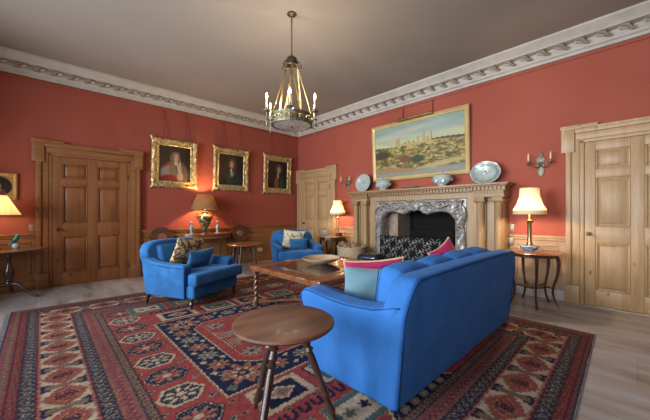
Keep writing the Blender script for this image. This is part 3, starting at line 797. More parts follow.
# ------------------------------------------------------------------ wall fittings
def plate(name, label, T, w, h, mt, kind):
    r = thing(name, label, kind); r.matrix_world = T
    g = G(); g.box((0,0,.004),(w,h,.008),.002); g.obj('face_plate', mt, r)
    for i in range(2):
        g = G(); sx = (i-.5)*w*.45 if w > h*1.2 else 0; sy = 0 if w > h*1.2 else (i-.5)*h*.4
        g.lathe([(.012,0),(.011,.006),(.006,.010),(.004,.020),(0,.021)],(sx,sy,.008),12); g.obj('toggle', M['brass'] if mt is M['plate'] else M['whitepl'], r)
plate('light_switch', 'brass light switch on red wall above the pedestal table', TN(-.09,1.01), .10,.10, M['plate'], 'switch')
plate('light_switch', 'brass light switch, upper of two beside the mantel', TE(1.40,1.02), .11,.11, M['plate'], 'switch')
plate('light_switch', 'brass light switch, lower of two beside the mantel', TE(1.40,.81) @ T3(0,0,.045), .11,.11, M['plate'], 'switch')
plate('wall_socket', 'white double power socket low on wainscot under the hall chair', TN(4.12,.30) @ T3(0,0,.035), .15,.09, M['whitepl'], 'socket')

def sconce(T, label, arms=(-1,1)):
    r = thing('wall_sconce', label, 'sconce', group='two arm bronze wall sconces'); r.matrix_world = T
    g = G()
    out = [(0,.17),(.03,.13),(.022,.09),(.06,.06),(.05,.02),(.035,0),(.05,-.05),(.04,-.10),(.045,-.15),(.02,-.19),(0,-.21)]
    out = out+[(-x,y) for x,y in reversed(out[1:-1])]
    g.prism(out,0,.016,'XY',.004,2); g.lathe([(.03,0),(.028,.015),(.012,.03),(0,.034)],(0,-.02,.014),14); g.lathe([(.015,0),(.012,.012),(0,.016)],(0,.07,.014),10)
    g.obj('back_plate', M['verd'], r)
    for s in arms:
        g = G()
        g.tube([(0,-.04,.02),(s*.03,-.075,.06),(s*.08,-.07,.09),(s*.125,-.045,.10),(s*.135,-.02,.10)],[.009,.009,.008,.007,.007],8)
        a = g.obj('arm', M['verd'], r)
        q = T3(s*.135,-.03,.10) @ R3('X',-90)
        g = G(); g.lathe([(0,0),(.012,.002),(.035,.02),(.037,.026),(.014,.028),(.018,.05),(.020,.06),(0,.06)],M=q,seg=14); g.obj('drip_pan', M['verd'], a)
        g = G(); g.lathe([(.011,.055),(.011,.15),(.004,.155),(.004,.175),(0,.18)],M=q,seg=12); g.obj('candle', M['candle'], a)
sconce(TE(1.0,2.0), 'two arm bronze sconce with unlit candles beside right hand pine door')
sconce(TE(4.87,2.0), 'two arm bronze sconce with unlit candles between corner door and mantel')

# ------------------------------------------------------------------ fireplace
FC = 2.92
fp = thing('fireplace', 'pale pine mantelpiece with paired columns around a carved grey marble surround', 'fireplace', (XR,FC,0))
def fx(x): return x-XR
g = G()
g.bx(-.42,-.012,-1.60,1.60,1.685,1.72,.006); g.bx(-.39,-.012,-1.565,1.565,1.665,1.685,.006)
g.obj('mantel_shelf', M['mantelY'], fp)
g = G()                                  # bed moulding with dentils, breaking forward over columns
g.bx(-.33,-.012,-1.53,1.53,1.60,1.665,.004)
for s in (-1,1): g.bx(-.37,-.30,min(s*1.08,s*1.55),max(s*1.08,s*1.55),1.60,1.665,.004)
y = -1.535
while y < 1.54:
    dx = -.385 if abs(y) > 1.06 else -.345
    g.bx(dx-.014,dx+.03,y-.016,y+.016,1.618,1.66); y += .058
g.obj('dentil_moulding', M['mantelY'], fp)
g = G()                                  # frieze and body panel round the marble
g.bx(-.24,-.012,-1.50,1.50,1.50,1.60); 
for s in (-1,1):
    g.bx(-.36,-.012,min(s*1.09,s*1.53),max(s*1.09,s*1.53),1.50,1.60,.004)
    g.bx(-.22,-.012,min(s*.93,s*1.50),max(s*.93,s*1.50),0,1.50)
    for (c,w_) in ((1.18,.13),(1.43,.13)): g.bx(-.255,-.2,s*c-w_/2,s*c+w_/2,.16,1.42,.004)
    yy = -1.535
g.obj('frieze', M['mantel'], fp)
for s in (-1,1):
    yy = 1.11; g = G(); g.bx(-.364,-.34,min(s*1.095,s*1.525),max(s*1.095,s*1.525),1.55,1.598)
    while yy < 1.53:
        g.bx(-.375,-.35,s*yy-.012,s*yy+.012,1.555,1.595); yy += .045
    g.obj('bead_moulding', M['mantelY'], fp)
for s in (-1,1):
    for c in (1.175,1.435):
        col = G(); n = 14
        col.lathe([(.085,0),(.085,.05),(.075,.055),(.083,.075),(.083,.09),(.068,.10),(.070,.13),(.064,.16),(.064,.6),(.058,1.39),(.064,1.40),(.060,1.415)],(-.29,s*c,.0),28,
                  fn=lambda r,z,a: r-(.004*abs(math.sin(a*10)) if .14 < z < 1.385 else 0))
        o = col.obj('column', M['mantel'], fp, angle=60)
        g = G(); g.lathe([(.062,1.405),(.078,1.425),(.082,1.44)],(-.29,s*c,0),20); g.bx(-.375,-.205,s*c-.085,s*c+.085,1.44,1.465,.004)
        for q in (-1,1):
            sp = [(-.368,s*c+q*(.058+.022*math.cos(t)*(1-t/9)),1.43+.022*math.sin(t)*(1-t/9)) for t in np.linspace(0,7,16)]
            g.tube(sp,.007,6)
        g.bx(-.365,-.21,s*c-.075,s*c+.075,1.465,1.50,.004)
        g.obj('capital', M['mantelY'], o)
        g = G(); g.box((-.29,s*c,.06),(.19,.19,.12),.005); g.obj('plinth', M['mantelY'], o)
# marble surround with serpentine opening and carved ribs
def lower(t):      # opening head height, t -1..1
    return 1.215+.055*abs(math.cos(t*PI*1.5))**.8+(.03 if abs(t) < .16 else 0)-.10*max(0,abs(t)-.86)/.14
hw, ow = .76, .93
outer = []; inner = []
N_ = 64
for k in range(N_+1):
    t = -1+2*k/N_; inner.append((t*hw, lower(t)))
inner = [(-hw,0)]+inner+[(hw,0)]
M_out = [(ow,0),(ow-.01,.9),(ow-.03,1.05),(ow+.015,1.2),(ow-.01,1.34),(ow-.07,1.40),(ow-.03,1.46),(ow-.10,1.485),(.3,1.47),(.14,1.495),(0,1.50)]
outl = M_out+[(-a,b_) for a,b_ in reversed(M_out[:-1])]
g = G()
# ring mesh between inner opening and outer edge by resampling both at equal steps
def resample(P, n):
    L_ = [0]
    for a,b_ in zip(P,P[1:]): L_.append(L_[-1]+math.dist(a,b_))
    out = []; j = 0
    for i in range(n+1):
        t = L_[-1]*i/n
        while j < len(P)-2 and L_[j+1] < t: j += 1
        q = (t-L_[j])/max(1e-9,L_[j+1]-L_[j]); out.append((P[j][0]+(P[j+1][0]-P[j][0])*q, P[j][1]+(P[j+1][1]-P[j][1])*q))
    return out
A = resample(list(reversed(inner)),150); B = resample(outl,150)
ring = [(0,-.04),(0,.045),(.10,.075),(.2,.05),(.35,.035),(.6,.045),(.8,.03),(.9,.07),(1,.06),(1,-.0)]
V = []
for i,(a,b_) in enumerate(zip(A,B)):
    for q,hgt in ring:
        y = a[0]+(b_[0]-a[0])*q; z = a[1]+(b_[1]-a[1])*q
        top = z > .9
        rip = (.024*math.sin(i*.62+q*5)+.012*math.sin(i*1.7-q*9)) if (top and .15 < q < .85) else (.008*math.sin(i*.8+q*6) if .15 < q < .85 else 0)
        V.append((-.225-hgt-rip, y, max(0,z)))
nr = len(ring)
g._add(V,[(i*nr+k,(i+1)*nr+k,(i+1)*nr+k+1,i*nr+k+1) for i in range(150) for k in range(nr-1)])
for s in (-1,1):      # acanthus scrolls
    for (cy,cz,R_) in ((s*.80,1.33,.07),(s*.52,1.38,.06),(s*.28,1.36,.055),(s*.84,1.0,.045)):
        sp = [(-.295,cy+s*R_*(1-t/8)*math.cos(t*1.0),cz+R_*(1-t/8)*math.sin(t)) for t in np.linspace(0,6.5,20)]
        g.tube(sp,[.016-.0005*i for i in range(20)],8)
    g.tube([(-.29,s*.80,1.36),(-.30,s*.68,1.42),(-.30,s*.55,1.36),(-.30,s*.4,1.33),(-.30,s*.25,1.41),(-.30,s*.1,1.38)],[.02,.022,.016,.02,.022,.01],8)
g.lathe([(0,.0),(.08,.005),(.09,.02),(.05,.04),(0,.05)],seg=20,M=T3(-.27,0,1.38) @ R3('Y',-90),fn=lambda r,z,a: r*(1+.15*math.cos(8*a)))
g.obj('marble_surround', M['marble'], fp, angle=60)
g = G()      # inner jamb lining and back plate pieces
g.bx(-.235,-.012,-.93,-.775,0,1.49); g.bx(-.235,-.012,.775,.93,0,1.49); g.bx(-.235,-.012,-.775,.775,1.31,1.49)
g.obj('surround_slab', M['marble'], fp)
g = G(); g.bx(0,.25,-.6875,-.66,0,1.38); g.obj('brick_lining', M['brick'], fp)
g = G(); g.bx(0,.25,.835,.858,0,1.38); g.obj('brick_lining', M['brick'], fp)
g = G(); g.bx(.40,.50,-.45,.50,.02,.9,.01); g.obj('fireback', M['black'], fp)
# brick cheek inside, pale on the far side
g = G(); g.bx(.01,.50,.55,.84,.0,1.36); g.obj('brick_cheek', M['brick'], fp)

# fireguard
fgd = thing('fireguard', 'three fold black fireguard with pale scrollwork before the hearth', 'fireguard', (4.93,2.92,0))
def guard(name, p0, p1, h0, h1):
    p0, p1 = Vector(p0), Vector(p1); w = (p1-p0).length; u = (p1-p0).normalized()
    n_ = Vector((u.y,-u.x,0));
    if n_.x > 0: n_ = -n_
    def P(a,z,o=0): q = p0+u*a+n_*o; return (q.x,q.y,z)
    g = G(); g._add([P(0,h0,.003),P(w,h0,.003),P(w,h1,.003),P(0,h1,.003),P(0,h0,-.003),P(w,h0,-.003),P(w,h1,-.003),P(0,h1,-.003)],[(0,1,2,3),(4,5,6,7),(0,1,5,4),(1,2,6,5),(2,3,7,6),(3,0,4,7)])
    o = g.obj(name, M['black'], fgd)
    g = G(); g.tube([P(0,.015),P(0,h1),P(w,h1),P(w,.015)],.009,8); g.tube([P(0,h0),P(w,h0)],.007,6); g.obj('rim', M['black'], o)
    g = G(); c = .145; nx_, nz_ = max(1,round(w/c)), max(1,round((h1-h0)/c))
    for i in range(nx_):
        for j in range(nz_):
            cx, cz = (i+.5)*w/nx_, h0+(j+.5)*(h1-h0)/nz_; s = 1 if (i+j)%2 else -1
            for ph in (0,PI):
                pts = []
                for t in np.linspace(0,5.0,12):
                    r = .044*(1-t/7.5); a = t*s+ph
                    pts.append(P(cx+.03*math.cos(ph+.6)+r*math.cos(a),cz+.03*math.sin(ph+.6)+r*math.sin(a),.010))
                g.tube(pts,.0048,5)
            g.tube([P(cx-.07*s,cz+.0,.009),P(cx-.04*s,cz-.06,.009),P(cx,cz-.072,.009)],.0042,5); g.tube([P(cx+.07*s,cz+.0,.009),P(cx+.04*s,cz+.06,.009),P(cx,cz+.072,.009)],.0042,5)
    g.obj('scrollwork', M['pewter'], o)
guard('guard_panel', (0,-.50,0),(0,.62,0),.05,.80)
guard('guard_wing', (0,.64,0),(.15,.73,0),.05,.80)
guard('guard_wing', (0,-.52,0),(.12,-.71,0),.05,.80)
for o in list(fgd.children): pass

# mantel china
def dish_on_edge(name, label, y, rx, rz, mt, mt2, x, wav=0):
    r = thing(name, label, 'plate'); 
    r.matrix_world = T3(x,y,1.72+rz) @ R3('Y',-8) @ R3('Z',90) @ R3('X',90)
    # local: x across, y up, z towards the room
    r.matrix_world = Matrix(((0,0,-1,x),(-1,0,0,y),(0,1,0,1.721+rz*.99),(0,0,0,1))) @ R3('X',-9)
    f = (lambda rr,z,a: rr*(1+.035*abs(math.cos(4*a)))) if wav else None
    g = G(); g.lathe([(0,0),(.6,.0),(.68,.01),(1,.022),(1.0,.028),(.68,.018),(.6,.008),(0,.008)],seg=48,fn=f); g.xf(lambda c: Vector((c.x*rx,c.y*rz,c.z))); b_ = g.obj('plate_body', mt, r)
    g = G(); g.lathe([(.62,.0105),(.75,.0225),(.90,.0275),(.93,.0285)],seg=48,cap=False,fn=f); g.xf(lambda c: Vector((c.x*rx,c.y*rz,c.z+.0008))); g.obj('rim_band', mt2, r)
    g = G(); g.lathe([(0,.0105),(.16,.0105),(.18,.009)],seg=16,fn=lambda rr,z,a: rr*(1+.3*math.cos(5*a))); g.xf(lambda c: Vector((c.x*rx,c.y*rz,c.z+.0005))); g.obj('painted_spray', M['chinaB'], r)
dish_on_edge('display_plate', 'round pale blue china plate standing at left end of mantel', 4.23, .205, .20, M['china'], M['china'], 5.22)
dish_on_edge('display_platter', 'large oval blue-banded china platter standing at right end of mantel', 1.71, .225, .185, M['china'], M['chinaG'], 5.24, wav=1)
def tureen(y, label):
    r = thing('china_tureen', label, 'tureen', (5.16,y,1.72), PI/2, group='lidded tureens on the mantel')
    g = G(); g.lathe([(.05,0),(.055,.008),(.045,.02),(.085,.045),(.11,.08),(.105,.105),(.11,.112),(0,.112)],seg=28); g.xf(lambda c: Vector((c.x*1.55,c.y*1.15,c.z*1.42))); g.obj('bowl', M['china'], r)
    g = G(); g.lathe([(.108,.112),(.10,.135),(.07,.152),(.02,.160),(.012,.168),(.018,.176),(0,.184)],seg=28); g.xf(lambda c: Vector((c.x*1.55,c.y*1.15,c.z*1.42))); g.obj('lid', M['china'], r)
    for s in (-1,1):
        g = G(); g.tube([(s*.155,0,.095),(s*.19,0,.105),(s*.19,0,.13),(s*.155,0,.125)],.009,8); g.obj('handle', M['chinaG'], r)
        g = G(); g.lathe([(0,0),(.028,.001),(.03,.004),(0,.006)],seg=12,M=T3(s*.06,.112,.095) @ R3('X',-90),fn=lambda rr,z,a: rr*(1+.3*math.cos(5*a))); g.obj('painted_flower', M['chinaB'], r)
tureen(3.66, 'small lidded blue-white tureen on mantel beside the round plate')
tureen(2.40, 'small lidded blue-white tureen on mantel nearer the oval platter')
g = G(); g.lathe([(.06,0),(.07,.006),(.15,.025),(.152,.03),(.07,.014),(0,.012)],(5.14,3.02,1.72),28); g.xf(lambda c: Vector((c.x,(c.y-3.02)*1.3+3.02,c.z)))
tag(g.obj('shallow_dish', M['chinaG']), 'flat grey dish lying on the middle of the mantel', 'dish')

# ------------------------------------------------------------------ seating
def wr(p, a=.006, f=7, s=0): return a*noise.noise(Vector((p[0]*f+s,p[1]*f,p[2]*f)))
sofa = thing('sofa', 'long bright blue linen sofa seen from behind, standing on the rug', 'sofa', (2.71,1.02,.006))
HL = 1.15
def rake(c):
    k = max(0,c.z)/.85
    return Vector((c.x + (0.03*k if c.x > 0 else -0.02*k), c.y-.09*k, c.z))
def backtop(x):
    e = (HL-abs(x))
    return .845-.22*max(0,1-e/.17)**2.2-.012*(x/HL)**2
g = G(); out = [(-HL,.015),(HL,.015)]
xs = [HL-.17*(1-math.cos(t)) if False else HL-.17*t for t in np.linspace(0,1,9)]
topR = [(x,backtop(x)) for x in xs]; mid = [(x,backtop(x)) for x in np.linspace(HL-.22,-(HL-.22),19)]
out += topR+mid+[(-x,z) for x,z in reversed(topR)]
g.prism(out,0,.17,'XZ',.03,4,ang=50)
bmesh.ops.triangulate(g.bm, faces=[f for f in g.bm.faces if len(f.verts) > 4])
bmesh.ops.subdivide_edges(g.bm, edges=[e for e in g.bm.edges if e.calc_length() > .12], cuts=2, use_grid_fill=True)
bmesh.ops.subdivide_edges(g.bm, edges=[e for e in g.bm.edges if e.calc_length() > .12], cuts=2, use_grid_fill=True)
g.xf(lambda c: rake(c+Vector((0,wr((c.x,0,c.z*.6),.012,5)+wr((c.x*2.5,0,c.z*.4),.006,5,3),0))))
g.obj('back', M['blueS'], sofa, angle=60)
g = G()
pp = [rake(Vector((x,-.002,z-.004))) for x,z in [(-HL+.015,.03)]+[(-HL+.015,z) for z in (.2,.4,.6)]+[(x*.99,z-.01) for x,z in reversed([(-a,b_) for a,b_ in topR])][::1]]
edge = [(-HL+.02,.03),(-HL+.02,.3),(-HL+.02,.6)]+[(-x*.985,z-.012) for x,z in topR]+[(x,z-.012) for x,z in reversed(mid)]+[(x*.985,z-.012) for x,z in reversed(topR)]+[(HL-.02,.3),(HL-.02,.03)]
g.tube([rake(Vector((x,.0,z))) for x,z in edge],.0055,6); g.obj('piping', M['bluepipe'], sofa)
for s in (-1,1):
    g = G()
    yz = [(.04,.015),(.80,.015),(.81,.25),(.845,.42),(.90,.53),(.905,.59),(.87,.63),(.80,.635),(.6,.61),(.4,.605),(.2,.625),(.02,.68)]
    g.prism(yz, s*HL, s*(HL-.20), 'YZ', .035, 4, ang=60)
    bmesh.ops.triangulate(g.bm, faces=[f for f in g.bm.faces if len(f.verts) > 4])
    bmesh.ops.subdivide_edges(g.bm, edges=[e for e in g.bm.edges if e.calc_length() > .12], cuts=2, use_grid_fill=True)
    g.xf(lambda c: Vector((c.x+(-.012 if s<0 else .012)*(c.z/.6)+wr((0,c.y*1.3,c.z*.5),.008,6), c.y-.07*(c.z/.85)*max(0,1-c.y/.5), c.z)))
    a = g.obj('arm', M['blueS'], sofa, angle=60)
    g = G(); xo = s*(HL+.002)
    g.tube([(xo,y_-.07*(z/.85)*max(0,1-y_/.5),z-.012) for y_,z in yz[1:]],.005,6)
    g.tube([(s*(HL-.20),y_-.07*(z/.85)*max(0,1-y_/.5),z-.01) for y_,z in yz[2:10]],.005,6); g.obj('arm_piping', M['bluepipe'], a)
g = G(); g.soft((0,.50,.165),(2*HL-.38,.66,.29),.03); g.obj('seat_base', M['blueS'], sofa)
for i in range(4):
    x = (i-1.5)*.470
    g = G(); g.soft((x,.53,.385),(.465,.70,.15),.05,fn=lambda o,n,p: Vector((o.x,o.y,o.z+.02*(1-p[0]**2)*(1-p[1]**2)*(1 if p[2]>0 else 0)))); g.obj('seat_cushion', M['blueS'], sofa)
    g = G(); Tq = T3(x,.215,.628) @ R3('X',8)
    g.soft((0,0,0),(.465,.20,.43),.06,fn=lambda o,n,p: Vector((o.x,o.y+.035*(1-p[0]**2)*(1-p[2]**2)*(1 if p[1]>0 else -.3),o.z+.026*(1-p[0]**2)*(1 if p[2]>0 else 0)+wr(o,.006,9,i))),M=Tq)
    c = g.obj('back_cushion', M['blueS'], sofa)
    g = G()
    for yy in (-.098,.098):
        rr = [(-.229,-.21),(.229,-.21),(.229,.19),(.20,.212),(-.20,.212),(-.229,.19)]
        g.tube([Tq @ Vector((a,yy*.93,b_)) for a,b_ in rr],.005,6,closed=True)
    g.obj('piping', M['bluepipe'], c)

def scatter_cushion(label, T, w, h, t, m, trim=None, seed=0, name='scatter_cushion', pinch=.10):
    r = thing(name, label, 'cushion', group=None); r.matrix_world = T
    g = G(); g.pillow(w,h,t,seed=seed,pinch=pinch); c = g.obj('cushion_cover', m, r, angle=80)
    if trim:
        g = G(); P = []
        n = 26
        for k in range(n): u = math.sin((k/n*2-1)*PI/2); P.append((w/2*u,-h/2*(1-pinch*(1-u*u)),0))
        for k in range(n): v = math.sin((k/n*2-1)*PI/2); P.append((w/2*(1-pinch*(1-v*v)),h/2*v,0))
        for k in range(n): u = -math.sin((k/n*2-1)*PI/2); P.append((w/2*u,h/2*(1-pinch*(1-u*u)),0))
        for k in range(n): v = -math.sin((k/n*2-1)*PI/2); P.append((-w/2*(1-pinch*(1-v*v)),h/2*v,0))
        g.tube(P,.009,6,closed=True); g.obj('fringe_trim', trim, r)
    return r
# near end of the sofa: teal cushion leaning on the magenta one
def lean(x,y,z,yaw,tilt,roll=0): return T3(x,y,z) @ R3('Z',yaw) @ R3('X',90-tilt) @ R3('Z',roll)
scatter_cushion('teal silk cushion propped at the near end of the blue sofa', lean(2.10,1.56,.59,-38,-18,-3), .62,.42,.17, M['teal'], seed=1)
scatter_cushion('magenta cushion with cream fringe tucked behind the teal cushion', lean(2.23,1.69,.628,-37,-16,3), .55,.42,.11, M['magenta'], M['cream'], seed=2)
scatter_cushion('magenta cushion with cream fringe at far end of blue sofa', lean(3.36,1.48,.705,-18,22,24), .42,.42,.12, M['magenta'], M['cream'], seed=3, pinch=.14)

def armchair(label, loc, rz):
    r = thing('armchair', label, 'armchair', loc, rz, group='blue velvet armchairs')
    W = .465
    g = G()
    top = [(W-.02,.58),(W-.0,.66),(W-.005,.74),(W-.04,.81),(W-.11,.85),(W-.2,.862)]
    top = [(x,z-.015) for x,z in top]; out = [(-W+.03,.14),(W-.03,.14)]+top+[(0,.852)]+[(-x,z) for x,z in reversed(top)]
    g.prism(out,-.46,-.29,'XZ',.04,4,ang=60)
    g.xf(lambda c: Vector((c.x,c.y-.10*(c.z-.14)/.72,c.z+0)))
    g.obj('back', M['blueC'], r, angle=60)
    g = G(); g.soft((0,-.335,.60),(.64,.12,.38),.05,fn=lambda o,n,p: Vector((o.x,o.y-.10*(o.z)/.5+.03*(1-p[0]**2)*(1-p[2]**2),o.z))); g.obj('inner_back', M['blueC'], r)
    for s in (-1,1):
        g = G(); yz = [(-.42,.14),(.30,.14),(.30,.49),(.325,.53),(.31,.565),(.26,.575),(0,.57),(-.25,.595),(-.44,.66)]
        g.prism(yz, s*(W-.13), s*W, 'YZ', .035, 4, ang=50)
        g.xf(lambda c: Vector((c.x+s*.03*max(0,(c.z-.45)/.15)-s*.01,c.y,c.z)))
        a = g.obj('arm', M['blueC'], r, angle=60)
        g = G(); xo = s*(W-.012)
        g.tube([(xo,.302,.15),(xo,.302,.47),(s*(W+.0),.325,.53),(s*(W+.005),.31,.555)],.005,6); g.tube([(s*(W+.018),.30,.535),(s*(W+.018),0,.535),(s*(W+.018),-.25,.555)],.005,6); g.obj('piping', M['bluepipe'], a)
    g = G(); g.soft((0,.045,.225),(.84,.76,.17),.03); g.obj('seat_base', M['blueC'], r)
    g = G(); g.prism([(-.33,-.28),(.33,-.28),(.33,.335),(.45,.345),(.455,.50),(-.455,.50),(-.45,.345),(-.33,.335)],.31,.465,'XY',.035,4)
    bmesh.ops.triangulate(g.bm, faces=[f for f in g.bm.faces if len(f.verts) > 4])
    g.obj('seat_cushion', M['blueC'], r, angle=60)
    for sx in (-1,1):
        g = G(); g.turned((sx*.40,.37,.145),(sx*.40,.37,.012),[(0,.030),(.15,.033),(.3,.020),(.5,.030),(.75,.018),(.85,.014),(.9,.02),(1,.02)]); g.obj('leg', M['mahogZ'], r)
        g = G(); g.tube([(sx*.42,-.38,.15),(sx*.43,-.42,.012)],[.032,.020],4); g.obj('leg', M['mahogZ'], r)
    return r
ca, sa = math.cos, math.sin
def face(fx_, fy_): return math.atan2(-fx_, fy_)      # rotation taking local +y to (fx,fy)
A1 = armchair('blue velvet armchair on the rug before the console table', (1.60,4.40,.0145), face(.40,-.92))
A2 = dup(A1, (3.93,5.00,.0145), face(-.42,-.90), 'blue velvet armchair beside the corner side table, partly behind coffee table')
A2.location.z = .0145
def local(root, x, y, z): 
    Mx = Matrix.Translation(root.location) @ Matrix.Rotation(root.rotation_euler.z,4,'Z'); return Mx @ T3(x,y,z)
for rt_, dm, l1, l2 in ((A1,'damask','brown and gold damask cushion on the armchair before the console table','small plain blue velvet cushion on the armchair before the console table'),
                    (A2,'damask2','cream and taupe damask cushion on the armchair by the corner side table','small plain blue velvet cushion on armchair by the corner side table')):
    scatter_cushion(l1, local(rt_, .06 if rt_ is A1 else .05,-.09,.675 if rt_ is A1 else .66) @ R3('Z',-4) @ R3('X',68) @ R3('Z',6), .46,.44,.13, M[dm], M['cream'] if rt_ is A2 else None, seed=5)
    scatter_cushion(l2, local(rt_, .0 if rt_ is A1 else -.02,.10,.585 if rt_ is A1 else .57) @ R3('Z',-6) @ R3('X',62) @ R3('Z',-4), .40,.31,.12, M['bluecush'], seed=6)

# ------------------------------------------------------------------ tables
# round tripod-style side table in the foreground
t = thing('side_table', 'round aged oak side table on turned splayed legs beside sofa arm', 'table', (.985,1.365,.0135))
g = G(); g.lathe([(0,.606),(.25,.606),(.272,.612),(.281,.622),(.279,.634),(.27,.64),(0,.64)],seg=64); g.obj('table_top', M['oaktop'], t)
g = G(); g.lathe([(0,.585),(.12,.585),(.13,.59),(.13,.606),(0,.606)],seg=32); g.obj('leg_block', M['oakleg'], t)
tp = [(0,.016),(.06,.020),(.10,.017),(.12,.027),(.14,.017),(.20,.024),(.22,.016),(.25,.028),(.27,.016),(.34,.021),(.62,.019),(.66,.027),(.68,.016),(.72,.025),(.75,.015),(.86,.020),(.9,.026),(.93,.014),(1,.012)]
for a in (-22,90,208):
    a = math.radians(a); g = G(); g.turned((.09*ca(a),.09*sa(a),.60),(.31*ca(a),.31*sa(a),0.0),tp,16); g.obj('leg', M['oakleg'], t)

# coffee table
cx0,cx1,cy0,cy1 = 2.00,3.45,2.17,3.55
t = thing('coffee_table', 'large square walnut coffee table with barley twist legs on rug', 'table', ((cx0+cx1)/2,(cy0+cy1)/2,.0135))
hx, hy = (cx1-cx0)/2,(cy1-cy0)/2
g = G()
g.bx(-hx,hx,-hy,-hy+.24,.485,.547,.004); g.bx(-hx,hx,hy-.24,hy,.485,.547,.004); g.bx(-hx,-hx+.24,-hy+.24,hy-.24,.485,.547,.004); g.bx(hx-.24,hx,-hy+.24,hy-.24,.485,.547,.004)
g.obj('table_top', M['walnut'], t)
g = G(); g.bx(-hx+.24,hx-.24,-hy+.24,hy-.24,.50,.546); g.obj('polished_inset', M['inset'], t)
def twist(r, z, a): return r*(1+.26*math.cos(2*a-z*85)) if .09 < z < .415 else r
for sx in (-1,1):
    for sy in (-1,1):
        g = G(); x, y = sx*(hx-.06), sy*(hy-.06)
        prof_ = [(.03,0),(.034,.02),(.03,.04),(.032,.08)]+[(.025,.09+.325*k/40) for k in range(41)]+[(.032,.43),(.03,.485)]
        g.lathe(prof_,(x,y,0),20,fn=twist); g.box((x,y,.46),(.07,.07,.05),.004); g.box((x,y,.055),(.06,.06,.05),.004); g.obj('leg', M['walnutZ'], t)
g = G()
for s in (-1,1): g.tube([(-hx+.06,s*(hy-.06),.055),(-.2,s*(hy-.2)*.75,.055),(0,s*.1,.055)],.018,8); g.tube([(hx-.06,s*(hy-.06),.055),(.2,s*(hy-.2)*.75,.055),(0,s*.1,.055)],.018,8)
g.tube([(0,-.12,.055),(0,.12,.055)],.02,8); g.obj('stretcher', M['walnutZ'], t)
g = G(); g.lathe([(.09,0),(.11,.012),(.17,.03),(.24,.062),(.262,.085),(.256,.088),(.22,.062),(.14,.032),(0,.024)],(2.76,2.97,.5605),48,fn=lambda r,z,a: r*(1+.06*math.cos(2*a-.3)))
tag(g.obj('wooden_bowl', M['bowl'] if 'bowl' in M else wood('bleached_bowl',(.52,.38,.25),(.40,.27,.17),'X',.5,3,stretch=4)), 'wide shallow turned wooden bowl on the coffee table', 'bowl')

# left pedestal table
t = thing('pedestal_table', 'mahogany tripod pedestal table with tilt top at left edge', 'table', (-.34,6.36,0))
g = G(); g.lathe([(0,.70),(.38,.70),(.415,.706),(.42,.716),(.41,.724),(0,.724)],seg=56); g.obj('table_top', M['mahogL'], t)
g = G(); g.lathe([(.035,.24),(.05,.26),(.04,.28),(.055,.33),(.06,.38),(.045,.44),(.024,.50),(.02,.58),(.032,.60),(.022,.62),(.03,.66),(.05,.70)],seg=24); g.lathe([(.045,.17),(.052,.2),(.04,.24)],seg=20); g.bx(-.08,.08,-.08,.08,.675,.70,.004); g.obj('pedestal', M['mahogZ'], t)
for a in (-33,87,207):
    a = math.radians(a); g = G()
    g.tube([(.03*ca(a),.03*sa(a),.21),(.12*ca(a),.12*sa(a),.19),(.22*ca(a),.22*sa(a),.10),(.29*ca(a),.29*sa(a),.045),(.34*ca(a),.34*sa(a),.030),(.37*ca(a),.37*sa(a),.016)],[.026,.028,.022,.018,.022,.016],8); g.obj('leg', M['mahogZ'], t)

# right hand shaped table
RT = (4.90,1.0)
t = thing('occasional_table', 'dark mahogany shaped table on slender cabriole legs beside right pine door', 'table', (*RT,0))
g = G(); g.lathe([(0,.70),(.335,.70),(.35,.708),(.355,.716),(.345,.722),(0,.722)],seg=72,fn=lambda r,z,a: r*(1+.05*math.cos(6*a+.5))); g.obj('table_top', M['mahogL'], t)
g = G(); g.lathe([(.25,.655),(.27,.66),(.27,.70),(.2,.70)],seg=48,cap=False,fn=lambda r,z,a: r*(1+.05*math.cos(6*a+.5))); g.obj('apron', M['mahog'], t)
angs = [math.atan2(.88-1.0,4.58-4.90),math.atan2(-.30,-.01),math.atan2(-.15,.28),math.atan2(.22,.32),math.atan2(.26,-.22)]
for a in angs:
    g = G(); g.tube([(q*ca(a),q*sa(a),z) for q,z in ((.26,.695),(.285,.64),(.292,.56),(.275,.42),(.235,.28),(.225,.2),(.245,.10),(.285,.03),(.305,.004))],[.020,.022,.020,.015,.013,.012,.012,.013,.017],8); g.obj('leg', M['mahogZ'], t)
g = G(); g.lathe([(0,.235),(.13,.235),(.14,.243),(.13,.25),(0,.25)],seg=32)
for a in angs: g.tube([(.12*ca(a),.12*sa(a),.243),(.18*ca(a),.18*sa(a),.262),(.232*ca(a),.232*sa(a),.25)],.010,6)
g.obj('under_shelf', M['mahog'], t)

# corner round table
CT = (5.0,5.02)
t = thing('occasional_table', 'dark round occasional table between the corner armchair and the log basket', 'table', (*CT,0))
g = G(); g.lathe([(0,.685),(.34,.685),(.36,.693),(.358,.705),(.345,.71),(0,.71)],seg=48); g.obj('table_top', M['mahogL'], t)
g = G(); g.lathe([(.28,.61),(.29,.62),(.29,.685),(.2,.685)],seg=36,cap=False); g.obj('apron', M['mahog'], t)
for a in (20,110,200,290):
    a = math.radians(a); g = G(); g.tube([(q*ca(a),q*sa(a),z) for q,z in ((.27,.68),(.29,.60),(.285,.52),(.255,.35),(.24,.2),(.25,.08),(.275,.004))],[.026,.028,.022,.016,.014,.013,.017],8); g.obj('leg', M['mahogZ'], t)
g = G(); g.lathe([(0,.2),(.2,.2),(.21,.208),(.2,.215),(0,.215)],seg=32); g.obj('under_shelf', M['mahog'], t)

